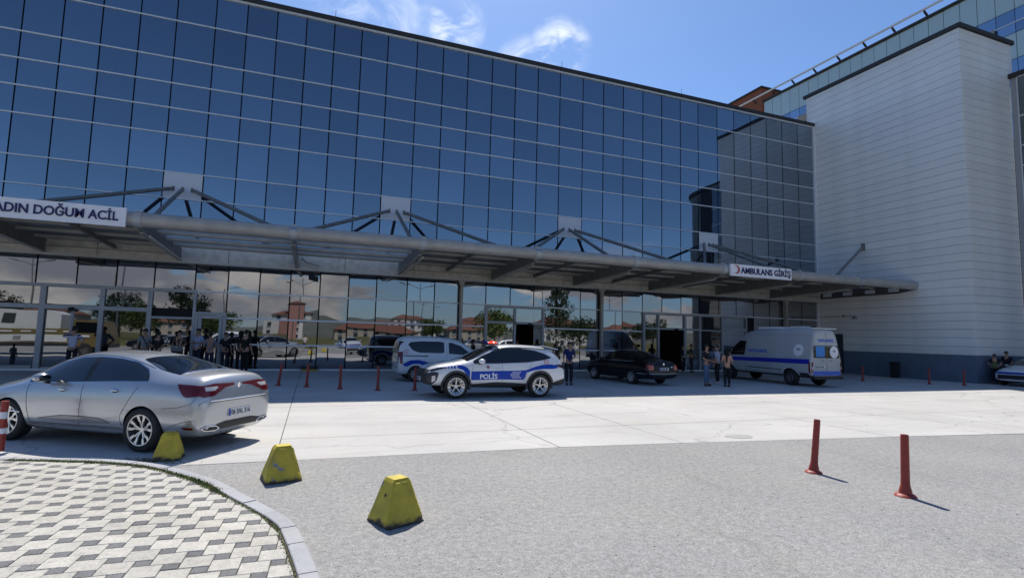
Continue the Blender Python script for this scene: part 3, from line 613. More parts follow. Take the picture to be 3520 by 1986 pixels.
# ------------------------------------------------------------------ tall green glazed block behind
gb = thing('green_glass_block', 'tall block with pale green and blue glazing rising behind the white tower', 'building', (60, 57, 0))
GX = 60.0
wpart('core', MB().box(GX+.1, GX+18, 10, 57.1, 0, 36.9), M('block_core', (.10, .12, .13), .8), gb)
ys = [57.1-1.47*i for i in range(27)]
lev = [(21.3, 23.86, GLB), (33.69, 36.95, GLG), (32.42, 33.65, GLB), (31.42, 32.38, GLB), (28.92, 31.38, GLG), (27.6, 28.88, GLB), (26.4, 27.56, GLB), (23.9, 26.36, GLG)]
for i in range(len(ys)-1):
    for a, b, mt in lev:
        w, h = 1.47-.05, b-a-.02; key = ('gp', mt.name, round(h, 2))
        if key not in share: share[key] = mesh('pane', MB().box(-.03, .02, -w/2, w/2, -h/2, h/2), mt)
        tilt = .12 if (i in (4, 18) and abs(a-31.42) < .01) else 0
        obj('open_window' if tilt else 'pane', share[key], gb, (-tilt*2, (ys[i]+ys[i+1])/2-57, (a+b)/2), (0, -tilt*2.2, 0))
for z in (32.4,): wpart('rail', MB().box(GX-.08, GX, 16, 57.1, z-.05, z+.05), RAIL, gb)
wpart('coping', MB().box(GX-.25, GX+18, 10, 57.3, 36.97, 37.22), COPE, gb)
wpart('roof_rail', MB().box(GX-.72, GX-.52, 10, 62.0, 37.80, 37.98), M('rail_white', (.92, .92, .90), .4), gb)
for i in range(15): wpart('rail_bracket', MB().hexa([(GX-.6, 58.5-3.35*i-.09, 37.6), (GX-.6, 58.5-3.35*i+.09, 37.6), (GX-.1, 58.5-3.35*i+.09, 37.2), (GX-.1, 58.5-3.35*i-.09, 37.2), (GX-.6, 58.5-3.35*i-.09, 37.76), (GX-.6, 58.5-3.35*i+.09, 37.76), (GX-.1, 58.5-3.35*i+.09, 37.42), (GX-.1, 58.5-3.35*i-.09, 37.42)]), COPE, gb)
br = thing('brown_roof_block', 'orange brown rendered block rising behind the glass hall roof', 'building', (72, 69, 0))
BRN = M('brown_render', (.30, .095, .04), .8, ns=.4, na=.08)
d = pixdir(2617, 297); sc_ = 72/d.x; zt = 1.9+d.z*sc_; yb = d.y*sc_
mb = MB(); mb.box(72, 86, yb, yb+12, 0, zt-.3); wpart('wall', mb, BRN, br); wpart('coping', MB().box(71.8, 86, yb-.2, yb+12, zt-.28, zt), COPE, br)

# ------------------------------------------------------------------ vehicles
def baked(o, name):
    dg = bpy.context.evaluated_depsgraph_get(); dg.update(); me = bpy.data.meshes.new_from_object(o.evaluated_get(dg)); me.name = name; return me
def car_body(st, paint, arches, Ra, ws, lvl=2, under=BLKP, cut_bottom=None):
    mb = MB(); rings = []
    for x, zb, zs, zt, wb, w, wsh, wt in st:
        h = zt-zs
        half = [(0, zb), (wb*.62, zb), (wb, zb+.035), (w, zb+(zs-zb)*.34), (w, zb+(zs-zb)*.74), (wsh, zs), (wt+(wsh-wt)*.14, zt-max(.02, .17*h)), (wt*.80, zt-.012*(1+h)), (wt*.40, zt+.003), (0, zt+.006)]
        rings.append([(x, y, z) for y, z in half]+[(x, -y, z) for y, z in half[-2:0:-1]])
    n = len(rings[0]); k = 10
    for r_ in rings: mb.v += r_
    for i in range(len(rings)-1):
        for j in range(n): mb.f.append((i*n+j, i*n+(j+1) % n, (i+1)*n+(j+1) % n, (i+1)*n+j)); mb.mi.append(0)
    for base, fl in ((0, 1), ((len(rings)-1)*n, 0)):
        lf = list(range(k)); rt = [0]+[n-j for j in range(1, k-1)]+[k-1]
        for j in range(k-1):
            f = [base+lf[j], base+lf[j+1], base+rt[j+1], base+rt[j]]; f2 = []
            for q in f:
                if q not in f2: f2.append(q)
            if len(f2) >= 3: mb.f.append(tuple(f2)); mb.mi.append(0)
    me = mesh('body', mb, [paint, under]); o = bpy.data.objects.new('tmp', me); C.objects.link(o)
    s = o.modifiers.new('s', 'SUBSURF'); s.levels = lvl; s.render_levels = lvl
    solid = baked(o, 'b'); bv = BVHTree.FromPolygons([v.co.copy() for v in solid.vertices], [tuple(p.vertices) for p in solid.polygons])
    cut = MB()
    for xa in arches:
        for sg in (1, -1):
            y0_, y1_ = sorted((sg*(ws-.30), sg*(ws+.3)))
            cut.tube((xa[0], y0_, xa[1]), (xa[0], y1_, xa[1]), Ra, 40)
    cme = mesh('cut', cut, [paint]); c = bpy.data.objects.new('cut', cme); C.objects.link(c)
    b = o.modifiers.new('b', 'BOOLEAN'); b.operation = 'DIFFERENCE'; b.object = c; b.solver = 'EXACT'
    fin = baked(o, 'body')
    bpy.data.objects.remove(o); bpy.data.objects.remove(c)
    if len(fin.materials) < 2: fin.materials.clear(); fin.materials.append(paint); fin.materials.append(under)
    for p in fin.polygons:
        cc = p.center; p.material_index = 0
        for xa in arches:
            dd = hypot(cc.x-xa[0], cc.z-xa[1])
            if dd < Ra+.004 and (abs(cc.y) < ws-.29 or abs((Vector((cc.x-xa[0], 0, cc.z-xa[1])).normalized() if dd > .01 else Vector((0, 1, 0))).dot(p.normal)) > .8): p.material_index = 1
        if p.normal.z < -.6 and cc.z < st[len(st)//2][1]+.06: p.material_index = 1
        p.use_smooth = True
    fin.set_sharp_from_angle(angle=R(38))
    return fin, bv
def cast(bv, o, d, eps):
    h = bv.ray_cast(Vector(o), Vector(d), 12)
    if h[0] is None: return None
    n = h[1] if h[1].dot(Vector(d)) < 0 else -h[1]
    return tuple(h[0]+n*eps)
def side_grid(bv, top, bot, sg, eps=.006, n=28, m_=8):
    x0 = max(min(p[0] for p in top), min(p[0] for p in bot)); x1 = min(max(p[0] for p in top), max(p[0] for p in bot)); rows = []
    last = None
    for j in range(m_+1):
        row = []
        for i in range(n+1):
            x = x0+(x1-x0)*i/n; za, zb_ = lerp(bot, x), lerp(top, x); p = cast(bv, (x, sg*5, za+(zb_-za)*j/m_), (0, -sg, 0), eps)
            p = p or last or (x, sg*.8, za); last = p; row.append(p)
        rows.append(row)
    return rows
def side_patch(name, bv, top, bot, mt, parent, sides=(1, -1), eps=.006, n=28, m_=8, label=None):
    for sg in sides:
        o = part(name, MB().grid(side_grid(bv, top, bot, sg, eps, n, m_)), mt, parent, True, 40)
        if label: o['label'] = label
def end_patch(name, bv, top, bot, mt, parent, dr, eps=.006, n=20, m_=8, smooth=True):   # top/bot are (y,z); dr=+1 seen from behind
    y0 = min(p[0] for p in top); y1 = max(p[0] for p in top); rows = []; last = None
    for j in range(m_+1):
        row = []
        for i in range(n+1):
            y = y0+(y1-y0)*i/n; a, b = lerp(bot, y), lerp(top, y); p = cast(bv, (-dr*6, y, a+(b-a)*j/m_), (dr, 0, 0), eps); p = p or last or (0, y, a); last = p; row.append(p)
        rows.append(row)
    return part(name, MB().grid(rows), mt, parent, smooth, 40)
def top_patch(name, bv, xs_, ws_, mt, parent, eps=.006, n=16, ni=18):      # xs_ = (x0,x1); ws_ = [(x,halfwidth)..]
    rows = []; last = None
    for i in range(ni+1):
        x = xs_[0]+(xs_[1]-xs_[0])*i/ni; w = lerp(ws_, x); row = []
        for j in range(n+1):
            p = cast(bv, (x, -w+2*w*j/n, 5), (0, 0, -1), eps); p = p or last or (x, 0, 1); last = p; row.append(p)
        rows.append(row)
    return part(name, MB().grid(rows), mt, parent, True, 40)
def side_line(bv, pts, sg, w=.006, eps=.003):
    P = []
    for (a, b), (c, d) in zip(pts, pts[1:]):
        n = max(2, int(hypot(c-a, d-b)/.05))
        for i in range(n): P.append((a+(c-a)*i/n, b+(d-b)*i/n))
    P.append(pts[-1]); q = [cast(bv, (x, sg*5, z), (0, -sg, 0), eps) for x, z in P]; return [p for p in q if p]
def shut_line(bv, pts, parent, sides=(1, -1), r_=.0045, mt=None, name='door_gap', eps=0):
    for sg in sides:
        q = side_line(bv, pts, sg, eps=eps)
        if len(q) > 1: part(name, MB().path(q, r_, 5), mt or BLKP, parent)
def wheel(parent, x, y, r_, rw, style='multi', steer=0, w=.22, rimr=None):
    sg = 1 if y > 0 else -1; rimr = rimr or r_*.70
    wh = thing('wheel', None, None, (x, y-sg*w/2, r_)); wh.parent = parent; wh.rotation_euler = (0, 0, (0 if sg > 0 else pi)+steer)
    if not 'tyre' in wheel.cache or True:
        key = ('tyre', round(r_, 3), round(w, 3), round(rimr, 3))
        if key not in wheel.cache:
            h = w/2
            prof = [(rimr*.99, -h*.9), (r_*.86, -h), (r_*.97, -h*.85), (r_, -h*.6), (r_, h*.6), (r_*.97, h*.85), (r_*.86, h), (rimr*.99, h*.9)]
            mb = MB().lathe(prof, 40, ax='y')
            for i in range(40):
                t = 2*pi*i/40
            wheel.cache[key] = mesh('tyre', mb, RUB, True, 50)
        key2 = ('rim', style, round(rimr, 3), round(w, 3))
        if key2 not in wheel.cache:
            h = w/2; mb = MB(); R_ = rimr
            mb.lathe([(R_*1.0, h*.92), (R_*.985, h*1.0), (R_*.93, h*.98), (R_*.90, h*.7), (R_*.90, -h*.8)], 40, ax='y', mi=0)
            mb.lathe([(0, -h*.2), (R_*.92, -h*.2)], 24, ax='y', mi=1)      # brake / barrel darkness
            mb.lathe([(0, h*.62), (R_*.16, h*.62), (R_*.20, h*.5), (R_*.20, -h*.1)], 20, ax='y', mi=0)
            def spoke(t, a0, a1, r0, r1, d0, d1, mi=0):
                c, s = cos(t), sin(t); P = []
                for (rr, hw, dz) in ((r0, a0, d0), (r1, a1, d1)):
                    for yy, k in ((dz, 1), (dz-.035, 1.15)):
                        for e in (-1, 1): P.append((rr*c-e*hw*k*s, yy, rr*s+e*hw*k*c))
                mb.add(P, [(0, 1, 5, 4), (2, 6, 7, 3), (0, 4, 6, 2), (1, 3, 7, 5), (0, 2, 3, 1), (4, 5, 7, 6)], mi)
            if style == 'multi':
                for i in range(5):
                    t = 2*pi*i/5+pi/2
                    for e in (-1, 1):
                        spoke(t+e*.17, .009, .014, R_*.14, R_*.60, h*.62, h*.8); spoke(t+e*.27, .014, .026, R_*.56, R_*.94, h*.8, h*.92)
            elif style == 'five':
                for i in range(5):
                    t = 2*pi*i/5+pi/2; spoke(t, .016, .014, R_*.1, R_*.94, h*.62, h*.9)
                    for e in (-1, 1): spoke(t+e*.40, .028, .045, R_*.60, R_*.94, h*.5, h*.85); spoke(t+e*.2, .02, .03, R_*.86, R_*.95, h*.6, h*.9)
            elif style == 'steel':
                mb.lathe([(R_*.2, h*.45), (R_*.5, h*.65), (R_*.72, h*.4), (R_*.92, h*.5)], 30, ax='y', mi=0)
            else:
                for i in range(9): spoke(2*pi*i/9, .020, .030, R_*.15, R_*.94, h*.6, h*.88)
            mts = [ALLOY, ALLD]
            if style == 'steel': mts = [M('steel_rim', (.12, .12, .125), .5, .5), ALLD]
            wheel.cache[key2] = mesh('rim', mb, mts, True, 35, fix=False)
            bm = bmesh.new(); bm.from_mesh(wheel.cache[key2]); bmesh.ops.recalc_face_normals(bm, faces=bm.faces); bm.to_mesh(wheel.cache[key2]); bm.free()
    obj('tyre', wheel.cache[key], wh); obj('rim', wheel.cache[key2], wh)
    return wh
wheel.cache = {}
def plate(parent, c, dr, txt, w=.50, h=.11, tilt=0):       # dr=-1 rear (faces -x), +1 front
    p = part('licence_plate', MB().box(-.006, .006, -w/2, w/2, -h/2, h/2), PLATEW, parent); p.location = c; p.rotation_euler = (0, tilt, 0)
    mb = MB(); fx_ = dr*.0075; yy = -dr if True else 0
    mb.box(fx_-.001, fx_+.001, *sorted((-dr*(w/2-.003), -dr*(w/2-.043))), -h/2+.003, h/2-.003); part('country_band', mb, PLATEB, p)
    if not txt:      # too small to read in the photograph: dark character shapes only
        k = MB()
        for q, wd in ((-.13, .07), (-.02, .09), (.12, .10)):
            a, b = sorted((-dr*(q*-1-wd/2), -dr*(q*-1+wd/2))); k.box(dr*.0085-.001, dr*.0085+.001, a, b, -h*.30, h*.30)
        part('characters', k, LTR, p); return
    k = MB(); text_on(k, txt, lambda u, z: (dr*.009, -dr*(w/2-.055)+dr*u if dr > 0 else (w/2-.055)-u, -h*.34+z), w-.075, h*.68, .02); part('lettering', k, LTR, p, fix=False)
def decal_text(name, bv, txt, x0, x1, z0, z1, sg, mt, parent, eps=.012, bold=.03):
    k = MB(); w = x1-x0
    def fn(u, z):
        x = x1-u if sg > 0 else x0+u          # reads left to right seen from that side
        return cast(bv, (x, sg*5, z0+z), (0, -sg, 0), eps) or (x, sg*.9, z0+z)
    text_on(k, txt, fn, w, z1-z0, bold); part(name, k, mt, parent, fix=False)
def mirror_pair(parent, x, y, z, paint, sides=(1, -1), s=1):
    for sg in sides:
        o = thing('wing_mirror', None, None, (x, sg*y, z)); o.parent = parent
        part('shell', MB().sphere((0, sg*.10, .03), .095*s, 14, 9, (.95, 1.15, .72)), paint, o, True); part('stalk', MB().hexa([(-.03, -sg*.03, -.08), (.06, -sg*.03, -.08), (.05, sg*.06, -.04), (-.04, sg*.06, -.04), (-.03, -sg*.03, -.03), (.06, -sg*.03, -.03), (.05, sg*.06, .0), (-.04, sg*.06, .0)]), BLKP, o)
        part('mirror_glass', MB().sphere((-.075*s, sg*.10, .03), .07*s, 10, 6, (.25, 1.25, .72)), CARGL, o, True)
def paint(name, col, metal=0., rough=.28, coat=1):
    return M(name, col, rough, metal, coat=coat, spec=.5)

# ---- silver saloon (origin at the rear axle on the ground, +x forward)
SIL = paint('silver_paint', (.50, .515, .53), .55, .27)
car = thing('silver_saloon', 'silver saloon in the sun at the left with number plate 06 EAL 316', 'car', (-1.90, 10.46, 0), R(146.5))
st = [(-1.0, .42, .60, .70, .50, .62, .60, .45), (-.985, .33, .68, .80, .68, .74, .70, .55), (-.93, .27, .82, .955, .76, .85, .80, .58), (-.86, .25, .90, 1.085, .78, .885, .83, .62), (-.62, .24, .945, 1.115, .80, .905, .86, .62), (-.28, .22, .95, 1.185, .80, .905, .87, .60),
      (.12, .21, .945, 1.325, .80, .90, .865, .585), (.52, .20, .94, 1.445, .80, .90, .86, .575), (.95, .20, .935, 1.485, .80, .90, .86, .575), (1.4, .20, .93, 1.498, .80, .90, .86, .575), (1.85, .20, .925, 1.445, .80, .90, .86, .57), (2.3, .20, .92, 1.25, .80, .90, .86, .575), (2.68, .21, .905, 1.02, .80, .90, .85, .62),
      (3.05, .22, .86, .945, .80, .90, .82, .62), (3.35, .23, .79, .865, .78, .86, .76, .60), (3.55, .25, .68, .74, .70, .74, .66, .5), (3.61, .3, .56, .62, .55, .58, .54, .4)]
up = lambda x: .085*max(0, min(1, 1-x/2.7))
st = [(x, zb-(.035 if -.9 < x < 3.2 else 0), zs+up(x)*(1 if x > -.95 else .8), zt+(up(x)*.95 if x < -.5 else up(x)*.45 if x < -.1 else 0), wb, w*(.975 if x < -.5 else 1), wsh*(.975 if x < -.5 else 1), wt) for x, zb, zs, zt, wb, w, wsh, wt in st]
body, bv = car_body(st, SIL, [(0, .335), (2.712, .335)], .365, .90, 3)
obj('body', body, car)
gt = [(.02, 1.075), (.05, 1.13), (.18, 1.235), (.45, 1.33), (.8, 1.38), (1.2, 1.395), (1.6, 1.375), (1.95, 1.285), (2.12, 1.20), (2.42, .985)]
gb_ = [(.02, 1.068), (.5, 1.052), (1.4, 1.005), (2.2, .965), (2.42, .95)]
side_patch('window_chrome', bv, [(x, z+.012) for x, z in gt], [(x, z-.016) for x, z in gb_], CHROME, car, eps=.004, n=40)
def cutx(tab, a, b): return [(a, lerp(tab, a))]+[p for p in tab if a < p[0] < b]+[(b, lerp(tab, b))]
for a, b in ((.03, 1.16), (1.26, 2.4)): side_patch('side_window', bv, cutx(gt, a, b), cutx(gb_, a, b), CARGL, car, eps=.009, n=30)
side_patch('b_pillar', bv, cutx(gt, 1.155, 1.265), cutx(gb_, 1.155, 1.265), BLKP, car, eps=.0085, n=3)
top_patch('rear_window', bv, (-.40, .44), [(-.40, .625), (0, .60), (.44, .50)], CARGL, car, .008)
top_patch('windscreen', bv, (1.92, 2.62), [(1.92, .52), (2.62, .66)], CARGL, car, .008)
for sg in (1, -1): part('roof_rail', MB().path([cast(bv, (x, sg*lerp([(.1, .605), (.8, .545), (1.9, .55)], x), 5), (0, 0, -1), .0) for x in [.1+.15*i for i in range(13)]], .006, 5), BLKP, car)
part('rear_window_edge', MB().path([cast(bv, (-.41, y, 5), (0, 0, -1), .004) for y in [-.58+.116*i for i in range(11)]], .008, 6), CHROME, car)
for pts in ([(1.22, .97), (1.20, .70), (1.22, .42), (1.26, .30)], [(.14, .98), (.30, .72), (.42, .52), (.40, .40), (.30, .33)], [(.34, .31), (2.22, .30)], [(2.24, .32), (2.30, .6), (2.36, .93)], [(-.90, .86), (-.84, .76), (-.62, .70), (-.36, .68)]): shut_line(bv, pts, car)
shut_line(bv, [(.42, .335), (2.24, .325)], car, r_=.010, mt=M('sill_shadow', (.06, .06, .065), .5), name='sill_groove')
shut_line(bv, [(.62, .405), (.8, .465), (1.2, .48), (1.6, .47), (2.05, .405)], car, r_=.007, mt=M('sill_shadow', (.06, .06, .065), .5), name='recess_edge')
side_patch('door_recess', bv, [(.62, .40), (.8, .46), (1.2, .475), (1.6, .465), (2.05, .40)], [(.62, .39), (1.2, .375), (2.05, .39)], paint('silver_recess_shade', (.24, .25, .27), .5, .4), car, eps=.003, n=24)  # flush patch in darker silver, the recess shade put into its colour
for sg in (1, -1):
    for x in (.56, 1.60):
        h = thing('door_handle', None, None, (0, 0, 0)); h.parent = car; p = cast(bv, (x, sg*5, .905 if x < 1 else .875), (0, -sg, 0), .012)
        part('grip', MB().sphere((p[0], p[1]+sg*.008, p[2]), .1, 12, 6, (1, .15, .16)), CHROME, h, True); part('cup', MB().sphere((p[0], p[1]-sg*.012, p[2]-.012), .07, 12, 6, (1, .2, .45)), BLKP, h, True)
mirror_pair(car, 1.90, .90, 1.03, SIL, s=1.1)
# tail lights that wrap and run along the lid
TL_top = [(-.875, .93), (-.5, .965), (-.09, .955)]; TL_bot = [(-.875, .80), (-.78, .77), (-.55, .785), (-.42, .84), (-.3, .895), (-.09, .925)]
for sg in (1, -1):
    tl = thing('tail_light', None, None); tl.parent = car
    f = lambda P: sorted((y*-sg, z) for y, z in P)
    end_patch('lens', bv, sorted((y*-sg, z) for y, z in [(-.78, 1.01), (-.5, 1.045), (-.09, 1.03)]), sorted((y*-sg, z) for y, z in [(-.78, .88), (-.72, .85), (-.55, .865), (-.42, .92), (-.3, .972), (-.09, 1.0)]), REDL, tl, 1, .011, 40, 10)
    side_patch('side_lens', bv, [(-.955, 1.008), (-.80, 1.03), (-.55, 1.042)], [(-.955, .88), (-.76, .855), (-.70, .88), (-.55, 1.03)], REDL, tl, (sg,), .012, n=40, m_=10)
    end_patch('reverse_lamp', bv, f([(-.68, 1.0), (-.45, 1.0)]), f([(-.64, .94), (-.52, .94), (-.45, .98)]), CLRL, tl, 1, .014)
shut_line(bv, [(-.97, .80), (-.93, .74)], car)
k = MB(); L_ = [cast(bv, (-6, y, .79), (1, 0, 0), .004) for y in [-.62+.062*i for i in range(21)]]; part('lid_crease', MB().path(L_, .012, 6), paint('silver_highlight', (.7, .72, .74), .8, .2), car)  # crease in a brighter silver, its highlight put into the colour
part('lid_gap', MB().path([cast(bv, (-6, y, .768), (1, 0, 0), -.002) for y in [-.62+.062*i for i in range(21)]], .006, 5), BLKP, car)
o = part('badge', MB().hexa([(0, -.04, 0), (0, 0, -.065), (0, .04, 0), (0, 0, .065), (-.012, -.035, 0), (-.012, 0, -.055), (-.012, .035, 0), (-.012, 0, .055)]), CHROME, car); o.location = cast(bv, (-6, 0, .995), (1, 0, 0), .004)
plate(car, (-1.008, 0, .575), -1, '06 EAL 316', .50, .115, R(4))
end_patch('diffuser', bv, [(-.58, .40), (-.3, .45), (.3, .45), (.58, .40)], [(-.58, .34), (.58, .34)], BLKP, car, 1, .012)
for sg in (1, -1):
    e = thing('exhaust_trim', None, None); e.parent = car; q = [(.42, .36), (.50, .405), (.68, .415), (.74, .385), (.66, .35), (.48, .335)]
    P = [cast(bv, (-6, sg*y, z), (1, 0, 0), .014) for y, z in q]; P = [p for p in P if p]
    part('ring', MB().path(P+[P[0]], .009, 6), CHROME, e); part('recess', MB().add(P, [tuple(range(len(P)))]), BLKP, e)
    side_patch('side_reflector', bv, [(-.88, .41), (-.70, .41)], [(-.88, .375), (-.74, .375), (-.70, .40)], REDL, car, (sg,), .008, n=6)
    shut_line(bv, [(-.42, .36), (-.56, .44), (-.78, .50), (-.92, .52)], car, (sg,), .006, M('bumper_fold', (.12, .12, .125), .4), 'bumper_fold')
    end_patch('headlamp', bv, sorted([(sg*.45, .73), (sg*.72, .78)]), sorted([(sg*.45, .66), (sg*.72, .64)]), CLRL, car, -1, .008)
for x in (0, 2.712):
    for sg in (1, -1): wheel(car, x, sg*.905, .335, .2, 'multi', 0 if x == 0 else R(4), .225, .238)
part('fuel_flap', MB(), SIL, car) if 0 else None

# ---- police SUV
WHT = paint('white_paint', (.72, .735, .75), 0, .3)
PBLU = M('police_blue', (.004, .052, .40), .4, spec=.3)
SPL = 1.0
suv = thing('police_suv', 'white and blue police SUV with POLİS lettering and a glowing red light bar', 'police car', (6.86, 16.55, 0), R(180.8))
st = [(-.93, .48, .66, .76, .55, .66, .62, .45), (-.915, .40, .80, .92, .74, .82, .76, .6), (-.87, .36, .96, 1.13, .80, .90, .82, .64), (-.76, .34, 1.06, 1.32, .84, .93, .86, .66), (-.56, .33, 1.10, 1.50, .85, .935, .875, .62), (-.28, .32, 1.10, 1.60, .86, .935, .88, .60), (.2, .31, 1.08, 1.635, .86, .93, .88, .60), (.8, .31, 1.06, 1.655, .86, .92, .875, .60), (1.3, .31, 1.05, 1.62, .86, .92, .875, .595),
      (1.75, .31, 1.04, 1.48, .86, .93, .88, .60), (2.15, .32, 1.035, 1.27, .86, .935, .88, .64), (2.5, .33, 1.02, 1.125, .86, .935, .87, .70), (3.0, .35, .97, 1.06, .86, .935, .85, .70), (3.4, .37, .90, .99, .84, .92, .80, .68), (3.62, .40, .78, .87, .76, .84, .72, .6), (3.70, .46, .66, .74, .6, .68, .62, .5)]
body, bv = car_body(st, WHT, [(0, .372), (2.755, .372)], .405, .93, 3)
obj('body', body, suv)
gt = [(-.42, 1.25), (-.2, 1.36), (.1, 1.45), (.6, 1.52), (1.1, 1.51), (1.5, 1.43), (1.9, 1.27), (2.2, 1.115)]; gbm = [(-.42, 1.235), (-.1, 1.17), (.4, 1.10), (1.4, 1.06), (2.2, 1.05)]
side_patch('side_window', bv, gt, gbm, CARGL, suv, eps=.008, n=44)
shut_line(bv, [(x, z+.01) for x, z in gt], suv, r_=.012, mt=BLKP, name='window_frame')
shut_line(bv, [(x, z-.012) for x, z in gbm], suv, r_=.006, mt=CHROME, name='window_chrome')
top_patch('windscreen', bv, (1.50, 2.42), [(1.5, .56), (2.42, .74)], CARGL, suv, .008)
top_patch('rear_window', bv, (-.84, -.60), [(-.84, .62), (-.6, .58)], CARGL, suv, .008)
mb = MB(); mb.hexa([(-.78, -.56, 1.50), (-.3, -.56, 1.60), (-.3, .56, 1.60), (-.78, .56, 1.50), (-.80, -.54, 1.53), (-.3, -.54, 1.625), (-.3, .54, 1.625), (-.80, .54, 1.53)]); part('roof_spoiler', mb, WHT, suv)
CLD = M('cladding', (.035, .036, .038), .6, ns=30, na=.15)
side_patch('sill_cladding', bv, [(.40, .44), (.9, .47), (1.5, .50), (2.35, .44)], [(.40, .30), (2.35, .30)], CLD, suv, eps=.018, n=20)
for xw in (0, 2.755):
    for sg in (1, -1):
        ri_, ro = .405, .475; rows = [[], []]
        for i in range(41):
            t = R(-14)+R(208)*i/40
            for kx, rr in enumerate((ri_, ro)):
                x, z = xw+rr*cos(t), .372+rr*sin(t); p = cast(bv, (x, sg*5, max(z, .33)), (0, -sg, 0), .02) or (x, sg*.92, z); rows[kx].append((x, max(abs(p[1]), .86)*sg, z))
        inner = [(x, y-sg*.06, z) for x, y, z in rows[0]]; part('arch_cladding', MB().grid([inner, rows[0], rows[1]]), CLD, suv, True, 60)
side_patch('rear_bumper_cladding', bv, [(-.86, .60), (-.55, .50), (-.42, .44)], [(-.86, .40), (-.42, .36)], CLD, suv, eps=.016, n=8)
end_patch('rear_bumper_cladding', bv, [(-.8, .62), (.8, .62)], [(-.8, .40), (.8, .40)], CLD, suv, 1, .016)
side_patch('front_grille', bv, [(3.30, .78), (3.45, .80), (3.66, .74)], [(3.30, .77), (3.36, .55), (3.50, .42), (3.66, .45)], CLD, suv, eps=.010, n=14)
end_patch('grille', bv, [(-.72, .86), (.72, .86)], [(-.72, .46), (.72, .46)], CLD, suv, -1, .012)
side_patch('headlamp_strip', bv, [(3.05, .93), (3.3, .92), (3.52, .86)], [(3.05, .915), (3.3, .86), (3.52, .80)], CARGL, suv, eps=.012, n=10)
side_patch('front_lamp', bv, [(3.40, .70), (3.5, .68)], [(3.40, .56), (3.5, .50)], CLRL, suv, eps=.016, n=4)
plate(suv, (3.712, 0, .56), 1, None, .5, .11)
for pts in ([(1.28, 1.06), (1.27, .8), (1.29, .47)], [(.28, 1.10), (.36, .86), (.48, .70), (.55, .50)], [(2.34, .47), (2.28, .8), (2.22, 1.03)]): shut_line(bv, pts, suv)
side_patch('blue_band', bv, [(.47, .86), (.8, .845), (1.28, .84), (2.34, .82)], [(.47, .80), (.55, .56), (1.28, .575), (2.30, .56)], PBLU, suv, eps=.007, n=34)
side_patch('rear_blue_arc', bv, [(-.62, 1.01), (-.4, 1.04), (-.1, 1.03), (.2, .96), (.47, .868)], [(-.62, .93), (-.45, .90), (-.1, .895), (.2, .86), (.47, .79)], PBLU, suv, eps=.007, n=30)
side_patch('front_blue_arc', bv, [(2.34, .83), (2.42, .93), (2.55, .99), (2.72, 1.0)], [(2.34, .56), (2.42, .70), (2.55, .86), (2.72, .915)], PBLU, suv, eps=.007, n=14)
for i in range(5):
    x = 2.78+i*.095; side_patch('blue_stripe', bv, [(x, .985-.012*i), (x+.05, .978-.012*i)], [(x, .905), (x+.05, .90)], PBLU, suv, eps=.007, n=2, m_=3)
for sg in (1, -1):
    for i in range(5):
        x = .66+i*.062
        q = [(x, .82), (x+.11, .715), (x, .60)]; side = side_line(bv, q, sg, eps=.010)
        part('white_chevron', MB().path(side, .010, 4), WHITEP, suv)
    decal_text('police_lettering', bv, 'POLİS', 1.45, 2.02, .60, .745, sg, WHITEP, suv)
    decal_text('number_lettering', bv, '112', -.29, -.20, 1.095, 1.14, sg, M('decal_red', (.5, .02, .03), .5), suv, .016)
    p = cast(bv, (-.245, sg*5, 1.115), (0, -sg, 0), .010); part('number_badge', MB().grid(side_grid(bv, [(-.31, 1.165), (-.18, 1.165)], [(-.31, 1.065), (-.18, 1.065)], sg, .011, 4, 4)), WHITEP, suv)
    part('badge_border', MB().grid(side_grid(bv, [(-.325, 1.18), (-.165, 1.18)], [(-.325, 1.05), (-.165, 1.05)], sg, .007, 4, 4)), M('decal_red', (.5, .02, .03), .5), suv)
    st_ = [(1.76+(.075 if i % 2 == 0 else .04)*cos(pi*i/8), .95+(.075 if i % 2 == 0 else .04)*sin(pi*i/8)) for i in range(16)]
    P = [cast(bv, (x, sg*5, z), (0, -sg, 0), .010) for x, z in st_]; part('police_star', MB().add(P, [tuple(range(16))]), M('emblem_grey', (.32, .33, .36), .4, .3), suv)
    st_ = [(1.76+.026*cos(pi*i/6), .95+.026*sin(pi*i/6)) for i in range(12)]; P = [cast(bv, (x, sg*5, z), (0, -sg, 0), .013) for x, z in st_]; part('star_centre', MB().add(P, [tuple(range(12))]), M('decal_red', (.5, .02, .03), .5), suv)
    for x in (.42, 1.45):
        p = cast(bv, (x+.0, sg*5, .93 if x < 1 else .90), (0, -sg, 0), .012); part('door_handle', MB().sphere(p, .1, 12, 6, (1, .22, .17)), WHT, suv, True)
    side_patch('tail_light', bv, [(-.86, 1.02), (-.66, 1.035), (-.56, 1.03)], [(-.86, .90), (-.66, .95), (-.56, 1.02)], M('tail_dark', (.06, .01, .012), .15, coat=1), suv, (sg,), .013, n=8)
    part('roof_rail', MB().path([cast(bv, (x, sg*.60, 5), (0, 0, -1), .02) for x in [-.3+.2*i for i in range(10)]], .016, 6), BLKP, suv)
mirror_pair(suv, 2.0, .93, 1.10, WHT, s=1.15)
lb = thing('light_bar', None, None, (1.42, 0, 1.625)); lb.parent = suv
mb = MB(); mb.box(-.13, .13, -.52, .52, .0, .045); part('base', mb, BLKP, lb)
RB = M('beacon_red', (.35, .01, .01), .2, emit=(1, .06, .04, 1.6)); BB = M('beacon_blue', (.01, .02, .25), .2, emit=(.05, .1, 1, .02))
part('red_beacon', MB().sphere((0, .27, .07), .12, 16, 9, (1.0, 2.1, .42)), RB, lb, True); part('blue_beacon', MB().sphere((0, -.27, .07), .12, 16, 9, (1.0, 2.1, .42)), BB, lb, True)
